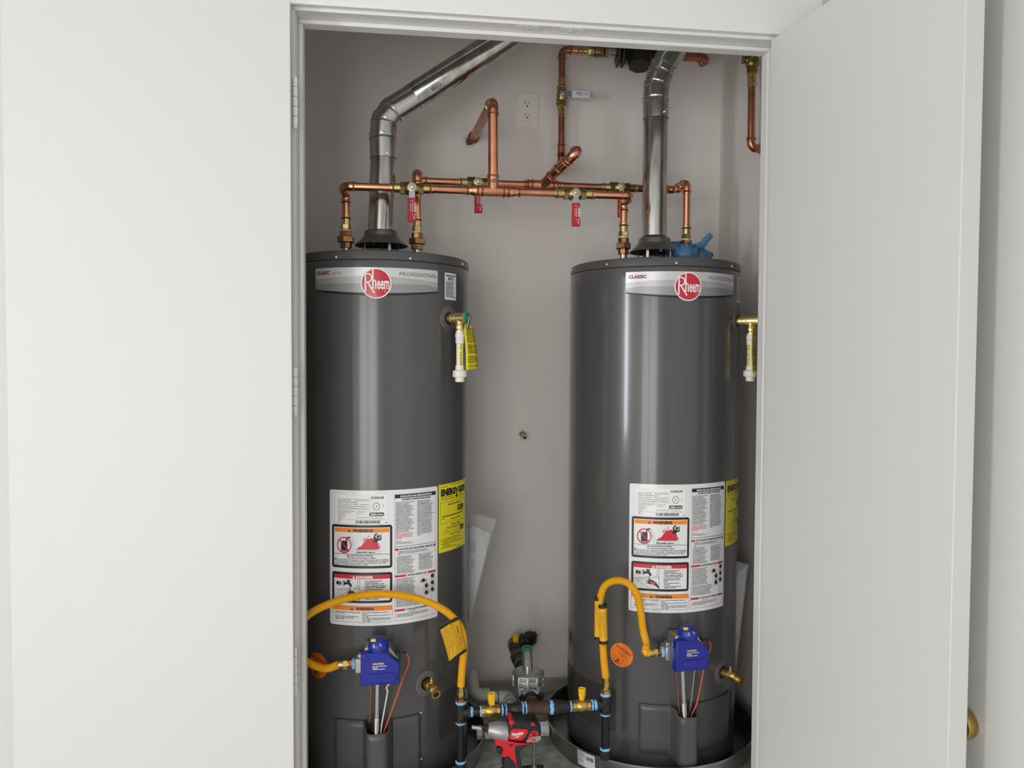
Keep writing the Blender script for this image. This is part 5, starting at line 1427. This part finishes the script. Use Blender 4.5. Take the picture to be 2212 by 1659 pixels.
lathe((x_ + .004, y_ - .030, zr - .046), (0, -1, -.12), [(0, .024), (.008, .024), (.009, .022), (.0095, .018)], 28).build('outlet_ring', 'cast_aluminium', RG)
tw = P(1140.5, 1440, 2.165)
lathe((tw.x, y_ + .002, zr + .012), (-.05, 0, 1), [(0, .0155), (.062, .0145), (.063, .0150), (.064, .0150)], 28).build('tower', 'cast_aluminium', RG)
lathe((tw.x - .0032, y_ + .002, zr + .075), (-.05, 0, 1), [(0, .0152), (.003, .0155), (.009, .0153), (.0095, .0140), (.0092, .006), (.006, .0055)], 28).build('seal_cap', 'green_cap', RG)
pt_ = P(1142, 1452, 2.12); v_ = lathe((pt_.x, y_ - .024, zr + .008), (0, 0, 1), [(0, .0072), (.010, .0058), (.027, .0058), (.029, .0050)], 18).build('vent_stem', 'cast_aluminium', RG)
lathe((pt_.x, y_ - .024, zr + .036), (0, 0, 1), [(0, .0052), (.0015, .0048)], 16).build('vent_plug', 'gas_brass', RG)
# outlet down to the manifold tee
oc = V((x_ + .004, y_ - .036, zr - .047)); te = tcn + EY * .036
tape(RG, oc + V((0, -.006, 0)), EY, .0180, .012)
MB().sweep(fillet([oc + V((0, -.004, 0)), oc + V((0, -.030, -.004)), te + V((0, .02, .006)), te - EY * .002], .02), [.0175] * len(fillet([oc + V((0, -.004, 0)), oc + V((0, -.030, -.004)), te + V((0, .02, .006)), te - EY * .002], .02)), 22).build('outlet_elbow', 'black_iron', RG)
lg = P(1168, 1503, 2.07); lathe(lg, (-.3, -1, .1), [(0, .010), (.016, .010), (.016, .005)], 14).build('test_plug', 'black_iron', RG)
lathe(lg + V((-.052, 0, -.002)), (.3, -1, 0), [(0, .010), (.014, .010)], 12).build('test_plug', 'black_iron', RG)

# support rod and base under the manifold
SR = thing('pipe_support', 'threaded rod on a rusty base plate under the gas manifold', 'pipe support', (tcn.x, YM, 0))
rx = P(1153, 1600, YM).x
zz_ = [.05 + i * .0009 for i in range(int((zm - .02 - .05) / .0009))]
MB().sweep([V((rx, YM, z)) for z in zz_], [.0040 + .0005 * (i % 2) for i in range(len(zz_))], 10).build('rod', 'rod_steel', SR)
MB().bounds(rx - .028, rx + .030, YM - .02, YM + .02, 0, .062).build('base_block', 'rusty_iron', SR, bevel=.004)
lathe((rx, YM, .062), EZ, [(0, .010), (.004, .010), (.004, .007), (.010, .007)], 6).build('nut', 'zinc', SR)

# ================================================================== PVC PAN DRAIN
ZP = .036; YP = 2.2617
xa, xb = PANC[0][0] + .3154, PANC[1][0] - .3154
PV = thing('pan_drain_pipe', 'grey plastic drain pipe joining both pans and hooking into the wall', 'drain pipe', ((xa + xb) / 2, YP, 0))
lathe((xa - .022, YP, ZP), EX, [(0, .0185), (.001, .0205), (.016, .0205), (.017, .018)], 8).build('inner_nut', 'pvc_white', PV)
lathe((xa + .002, YP, ZP), EX, [(0, .0215), (.003, .0215), (.004, .0205), (.026, .0200), (.027, .018)], 28).build('pan_adapter', 'pvc_white', PV)
lathe((xa + .027, YP, ZP), EX, [(0, .0172), (.003, .0172)], 24).build('primer_band', 'primer_blue', PV)
cyl((xa + .02, YP, ZP), (xb - .02, YP, ZP), .0167, 24).build('pipe', 'pvc_gray', PV)
lathe((xb - .029, YP, ZP), EX, [(0, .0172), (.004, .0172)], 24).build('primer_band', 'primer_blue', PV)
lathe((xb - .026, YP, ZP), EX, [(0, .0198), (.001, .0210), (.020, .0210), (.021, .0235), (.025, .0235)], 8).build('pan_adapter', 'pvc_white', PV, angle=20)
xt = P(1110, 1590, YP).x
e1 = P(1100, 1508, 2.44); e2 = P(1022, 1498, 2.50)
e1.z = max(e1.z, .06); e2.z = e1.z + .002; e2.y = e1.y + .02
t_ = MB().lathe((xt, YP, ZP), EX, [(-.030, .0195), (-.029, .0212), (.029, .0212), (.030, .0195)], 26); up_ = (e1 - V((xt, YP, ZP))).normalized(); t_.lathe((xt, YP, ZP), up_, [(0, .0200), (.033, .0206), (.034, .0195)], 26); t_.build('tee', 'pvc_gray', PV)
cyl((xt, YP, ZP), e1, .0167, 24).build('pipe', 'pvc_gray', PV)
el = MB().sweep(fillet([e1 - up_ * .034, e1, e1 - EX * .036], .030), .0205, 26); el.lathe(e1 - up_ * .036, up_, [(0, .0205), (.004, .0215), (.008, .0205)], 26); el.build('elbow', 'pvc_gray', PV)
lathe(e1 - up_ * .037, -up_, [(0, .0176), (.002, .0176)], 24).build('primer_band', 'primer_blue', PV)
cyl(e1 - EX * .03, e2 + EX * .03, .0167, 24).build('pipe', 'pvc_gray', PV)
lathe(e1 - EX * .0385, EX, [(0, .0174), (.003, .0174)], 24).build('primer_band', 'primer_blue', PV)
up2 = V((-.05, .75, .75)).normalized()
MB().sweep(fillet([e2 + EX * .052, e2, e2 + up2 * .075], .034), .0205, 26).build('elbow', 'pvc_gray', PV)
lathe(e2 + EX * .054, EX, [(0, .0174), (.003, .0174)], 24).build('primer_band', 'primer_blue', PV)

# ================================================================== WALL DETAILS
def torn_hole(name, lab, c, r, seed, parent=None, kx=1.0, kz=1.0):
    rnd = random.Random(seed); n = 26; ro = [r * (1 + rnd.uniform(-.18, .28)) for _ in range(n)]; ri = [q * rnd.uniform(.5, .66) for q in ro]; vs = []
    for rr, y in ((ro, 0), (ro, -.0012), (ri, -.0018), (ri, -.0002)):
        for i in range(n): a = 2 * PI * i / n; vs.append(V((c[0] + rr[i] * math.cos(a) * kx, YB_ + y, c[2] + rr[i] * math.sin(a) * kz)))
    o = MB().add(vs, [(j * n + i, j * n + (i + 1) % n, (j + 1) * n + (i + 1) % n, (j + 1) * n + i) for j in range(3) for i in range(n)]).build(name, 'drywall_core', parent, angle=20)
    MB().add([V((c[0] + ri[i] * math.cos(2 * PI * i / n) * kx, YB_ - .0008, c[2] + ri[i] * math.sin(2 * PI * i / n) * kz)) for i in range(n)], [tuple(range(n))]).build('opening', 'hole_dim', o)
    if parent is None: tag(o, lab, 'wall hole')
    return o


w_ = P(1014, 306, YB_)
torn_hole('drywall_cutout', 'ragged drywall cutout round the hooked hot pipe', w_, .021, 3)
torn_hole('drywall_cutout', 'ragged drywall cutout behind the cold stub at the riser foot', P(1198, 372, YB_), .019, 4)
torn_hole('drywall_cutout', 'ragged drywall cutout above the black gas elbow', P(1150, 1376, YB_), .029, 5)
torn_hole('drywall_cutout', 'ragged drywall cutout round the drain elbow low on the wall', P(1034, 1488, YB_), .040, 6, kx=1.1, kz=.9)
sh = P(1128, 938, YB_)
torn_hole('drywall_cutout', 'small chipped drywall hole round the bare stub midway up the wall', sh, .017, 8)
sd = P(1134, 946, 2.545); cyl(V((sd.x - .006, YB_, sd.z + .004)), sd, .0072, 20)
so = MB().sweep([V((sh.x + .001, YB_ - .0005, sh.z - .001)), sd], .0072, 20, caps=False); tn = (sd - V((sh.x, YB_, sh.z))).normalized()
so.lathe(sd, tn, [(0, .0072), (.0006, .0070), (.0006, .0052), (-.012, .0052)], 20, caps=False); so = so.build('pipe_stub', 'pale_pipe'); tag(so, 'small bare yellowish pipe stub sticking out of the wall', 'pipe stub')
lathe(sd - tn * .011, tn, [(0, .0052), (.0005, .0052)], 16).build('stub_bore', 'hole_black', so)
# duplex outlet
a, b = P(1114, 199.5, YB_), P(1162.5, 277.5, YB_); cx_, cz_ = (a.x + b.x) / 2, (a.z + b.z) / 2; hw_, hh_ = (b.x - a.x) / 2, (a.z - b.z) / 2
OUT = thing('wall_outlet', 'off white duplex outlet on the back wall', 'outlet', (cx_, YB_ - .001, cz_ - hh_))
MB().bounds(cx_ - hw_, cx_ + hw_, YB_ - .0055, YB_ - .0002, cz_ - hh_, cz_ + hh_).build('cover_plate', 'outlet_white', OUT, bevel=.002)
for s_ in (1, -1):
    c = V((cx_, YB_ - .0055, cz_ + s_ * .0195)); pts = []
    for i in range(24):
        t2 = 2 * PI * i / 24; pts.append(c + V((.0170 * math.cos(t2), 0, max(-.0135, min(.0135, .0170 * math.sin(t2))))))
    r_ = MB().prism(pts, (0, -.0014, 0)).build('receptacle', 'outlet_white', OUT, bevel=.0004)
    MB().bounds(c.x - .0075, c.x - .0055, c.y - .0018, c.y - .001, c.z - .001, c.z + .0075).build('slot', 'hole_black', r_); MB().bounds(c.x + .0055, c.x + .0073, c.y - .0018, c.y - .001, c.z, c.z + .007).build('slot', 'hole_black', r_)
    MB().prism([c + V((.003 * math.cos(q), -.0010, -.0075 + .003 * math.sin(q) * (1 if math.sin(q) > 0 else .6))) for q in np.linspace(0, 2 * PI, 13)[:-1]], (0, -.0008, 0)).build('ground_slot', 'hole_black', r_)
lathe((cx_, YB_ - .0055, cz_), (0, -1, 0), [(0, .0028), (.001, .0025)], 12).build('plate_screw', 'outlet_white', OUT)
for dx in (-.006, .006): MB().bounds(cx_ + dx - .003, cx_ + dx + .003, YB_ - .0058, YB_ - .0054, cz_ - .0405, cz_ - .039).build('marking', 'print_gray', OUT)

# ================================================================== GLOVE, MANUALS, DRILL
gl0 = P(1496, 541, 2.215); GV = thing('blue_glove', 'crumpled blue glove lying on the heater cap beside the copper union', 'glove', V((gl0.x, gl0.y, TOPZ)))
rnd = random.Random(4)


def crumple(c, rx, ry, rz, seed, n=26, amp=.35):
    from mathutils import noise
    mb = MB(); vs = []; fs = []; m_ = n // 2
    for j in range(m_ + 1):
        th = PI * j / m_
        for i in range(n):
            ph = 2 * PI * i / n; d = V((math.sin(th) * math.cos(ph), math.sin(th) * math.sin(ph), math.cos(th)))
            q = 1 + amp * (abs(noise.noise(d * 2.3 + V((seed, 0, 0)))) * 2 - .5) + .16 * noise.noise(d * 6 + V((0, seed, 0)))
            p = V((d.x * rx, d.y * ry, d.z * rz)) * q; p = V(c) + p; p.z = max(p.z, TOPZ + .0008); vs.append(p)
    for j in range(m_):
        for i in range(n): fs.append((j * n + i, j * n + (i + 1) % n, (j + 1) * n + (i + 1) % n, (j + 1) * n + i))
    return mb.add(vs, fs)


crumple(P(1484, 548, 2.175) - EZ * .006, .034, .030, .034, 1.0).build('palm', 'glove_blue', GV, angle=180)
crumple(P(1512, 549, 2.205) - EZ * .010, .036, .028, .026, 5.0).build('cuff', 'glove_blue', GV, angle=180)
crumple(P(1458, 534, 2.290) - EZ * .012, .030, .022, .030, 3.0, amp=.2).build('back_fold', 'glove_blue', GV, angle=180)
fing = [P(1496, 540, 2.19), P(1507, 534, 2.19), P(1514, 531, 2.19), P(1524, 520, 2.19), P(1536, 507, 2.19)]
MB().sweep(spline(fing, 5), [.015 - .0003 * i for i in range(21)], 10, flat=.35).build('finger', 'glove_blue', GV, angle=180)
MB().sweep(spline([P(1498, 533, 2.185), P(1505, 530, 2.18), P(1514, 534, 2.18)], 5), [.007] * 11, 8, flat=.5).build('finger', 'glove_blue', GV, angle=180)
MB().box(P(1534, 551.5, 2.21), (.014, .012, .010), rotz(12)).build('torn_scrap', 'black_plastic', GV, bevel=.001)


def manual(name, lab, q, dy, text_rows, red=False):
    """booklets wedged in a clear pouch stuck to the side of a heater"""
    T = thing(name, lab, 'manual pouch', q[2], 'manuals in clear pouches')
    for i in range(1):
        off = V((.004 * i, .008 * i, .006 * i)); MB().prism([p + off for p in q], (.0, dy, 0)).build('booklet', 'paper', T, bevel=.0004)
    A = Art()
    for (x, y, L) in text_rows: A.text('k', 'Use and Care Manual for residential gas water heater models'[:max(6, int(L / 1.6))], x, y, 1.9, w=L, rot=PI / 2 + .10)
    u = (q[1] - q[0]).normalized(); d = (q[2] - q[0]).normalized()
    A.mesh('k', lambda x, y: q[0] + u * (x / 1000) + d * (y / 1000) + V((0, -.0006, 0)), 'cover_print', 'print_gray', T, cut=0)['kind'] = 'stuff'
    if red: p = q[0].lerp(q[2], .62) + u * .010; MB().prism([p + V((0, -.0007, 0)), p + u * .006 + V((0, -.0007, 0)), p + u * .005 + d * .022 + V((0, -.0007, 0)), p - u * .0005 + d * .022 + V((0, -.0007, 0))], (0, .0003, 0)).build('red_mark', 'print_maroon', T)
    return T


q = [P(1004, 1128, 2.285), P(1060, 1153, 2.235), P(1014, 1346, 2.245), P(1004, 1320, 2.285)]
M1 = manual('manual_pouch', 'white manual in a clear pouch wedged in the gap between the heaters', q, .006, [(14 + i * 2.6, 40 + (i % 4) * 5, 22 + (i % 3) * 8) for i in range(9)] + [(18 + i * 2.6, 100, 34 - i * 3) for i in range(5)])
pq = [P(1006, 1108, 2.285), P(1038, 1112, 2.260), P(1072, 1124, 2.235), P(1062, 1156, 2.230), P(1015, 1349, 2.243), P(1004, 1330, 2.285)]
MB().prism([p + V((0, -.004, 0)) for p in pq], (0, .022, 0)).build('clear_pouch', 'clear_plastic', M1)
q = [P(1586, 1244, 2.200), P(1614, 1222, 2.225), P(1587, 1452, 2.215), P(1583, 1440, 2.20)]
M2 = manual('manual_pouch', 'white manual in a clear pouch wedged between heater and closet side wall', q, .007, [(13 + i * 3.2, 40 + i * 3, 26) for i in range(3)], True)
q2 = [P(1584.5, 1238, 2.185), P(1595, 1250, 2.165), P(1591, 1400, 2.19), P(1584, 1420, 2.195)]
MB().prism(q2, (.002, .006, 0)).build('booklet', 'paper', M2, bevel=.0004)
MB().prism([P(1579, 1196, 2.20), P(1589, 1192, 2.20), P(1592, 1214, 2.19), P(1619, 1220, 2.215), P(1615, 1235, 2.215), P(1590, 1450, 2.21), P(1582, 1440, 2.195)], (0, .012, 0)).build('clear_pouch', 'clear_plastic', M2)

YD = 1.950
D = lambda px, py, dy=0: P(px, py, YD + dy)
DR = thing('impact_driver', 'red and black cordless impact driver standing on the platform', 'power tool', V((D(1105, 1600).x, YD, 0)))
ax = (D(1100, 1580) - D(1040, 1570.5)).normalized()
lathe(D(1019, 1570.5), ax, [(0, .0035), (.0, .0052), (.026, .0052), (.0265, .0042)], 18).build('bit_holder', 'steel', DR)
lathe(D(1040, 1571), ax, [(0, .0055), (.003, .0058), (.005, .0052), (.008, .0058), (.009, .0095), (.017, .0100), (.018, .009)], 20).build('collet', 'black_plastic', DR)
lathe(D(1053, 1574.5), ax, [(0, .0125), (.001, .0150), (.012, .0185), (.022, .0225), (.040, .0245), (.054, .0250)], 36).build('gear_case', 'drill_gray', DR)
W2 = .052
def slab(pts, m, name, w, bev=.004, par=None, dy=0): return MB().prism([D(a, b, -w / 2 + dy) for a, b in pts], (0, w, 0)).build(name, m, par or DR, bevel=bev)
slab([(1101, 1557.5), (1120, 1558), (1158, 1562.5), (1166, 1567), (1168.5, 1578), (1168, 1592), (1165, 1601), (1152, 1605), (1115, 1604), (1091, 1599), (1096, 1586), (1098.5, 1576)], 'drill_black', 'motor_housing', W2, .008)
slab([(1100, 1557), (1111, 1557.5), (1112, 1568), (1101, 1568.5)], 'drill_red', 'top_accent', W2 + .0012, .004)
slab([(1147.5, 1562), (1156, 1563), (1156.5, 1570), (1147, 1570)], 'drill_red', 'vent_accent', W2 + .0012, .003)
slab([(1109, 1574.5), (1139, 1576), (1141, 1581), (1135, 1592), (1126, 1600), (1100.5, 1597.5), (1099, 1594), (1104, 1580)], 'drill_red', 'name_panel', .003, .001, dy=-W2 / 2 - .0008)
slab([(1151, 1579), (1162, 1580), (1164.5, 1586), (1162, 1594), (1139, 1597.5), (1145, 1586)], 'drill_red', 'vent_panel', .003, .001, dy=-W2 / 2 - .0008)
for py in (1583, 1588): MB().prism([D(a, b, -W2 / 2 - .0028) for a, b in ((1150, py), (1158, py + .4), (1158.5, py + 2), (1149, py + 2))], (0, .001, 0)).build('vent_slot', 'hole_black', DR)
slab([(1137, 1600), (1151, 1592.5), (1168.5, 1589.5), (1169.5, 1596), (1161, 1603), (1137.5, 1604.5)], 'clip_gray', 'belt_clip', .0022, .0006, dy=-W2 / 2 - .0036)
MB().prism([D(a, b, -W2 / 2 - .0052) for a, b in ((1144, 1599), (1155, 1596), (1158, 1599), (1155, 1601))], (0, .0004, 0)).build('clip_opening', 'drill_red', DR)
slab([(1070, 1598), (1092, 1598.5), (1115, 1604.5), (1150, 1606.5), (1150, 1609), (1124, 1612), (1118, 1620), (1119, 1632), (1122, 1645), (1124, 1664), (1090, 1664), (1091, 1636), (1083, 1635), (1088, 1622), (1084, 1614), (1072, 1611), (1069, 1605)], 'drill_red', 'handle_shell', .040, .006)
slab([(1151, 1608.5), (1140, 1612), (1128, 1618), (1122, 1628), (1125, 1640), (1130, 1668), (1118, 1668), (1115, 1640), (1112, 1622), (1114, 1612)], 'rubber', 'rear_grip', .044, .006)
slab([(1097, 1633), (1103, 1640), (1110, 1646), (1114, 1652), (1117, 1669), (1088, 1669), (1089, 1645), (1092, 1636)], 'rubber', 'front_grip', .046, .006)
slab([(1075, 1615), (1086, 1614.5), (1089, 1621), (1086, 1631), (1080, 1632), (1073, 1625)], 'black_plastic', 'trigger', .020, .005)
slab([(1098.5, 1608), (1108, 1608.5), (1108.5, 1612), (1099, 1612)], 'black_plastic', 'reverse_switch', .042, .001)
zb0 = D(1105, 1668).z
bx0, bx1 = D(1086, 1668).x, D(1126, 1668).x
MB().bounds(bx0 - .006, bx1 + .008, YD - .026, YD + .026, 0.0005, zb0 + .004).build('battery', 'drill_black', DR, bevel=.006)
A = Art(); A.text('w', 'Milwaukee', 0, 0, 9.0, w=31, shear=.28, bold=.012); A.poly('w', [(-2, 5), (20, 1.6), (18.5, 3.6), (31, .6), (11, 6.4), (12.5, 4.2)])
lo_ = D(1105.5, 1591.5, -W2 / 2 - .0030); rx_ = (D(1140, 1584, -W2 / 2 - .0030) - lo_).normalized()
A.mesh('w', planemap(lo_, rx_, (rx_.z, 0, -rx_.x)), 'brand_lettering', 'print_white', DR, cut=0)['kind'] = 'stuff'
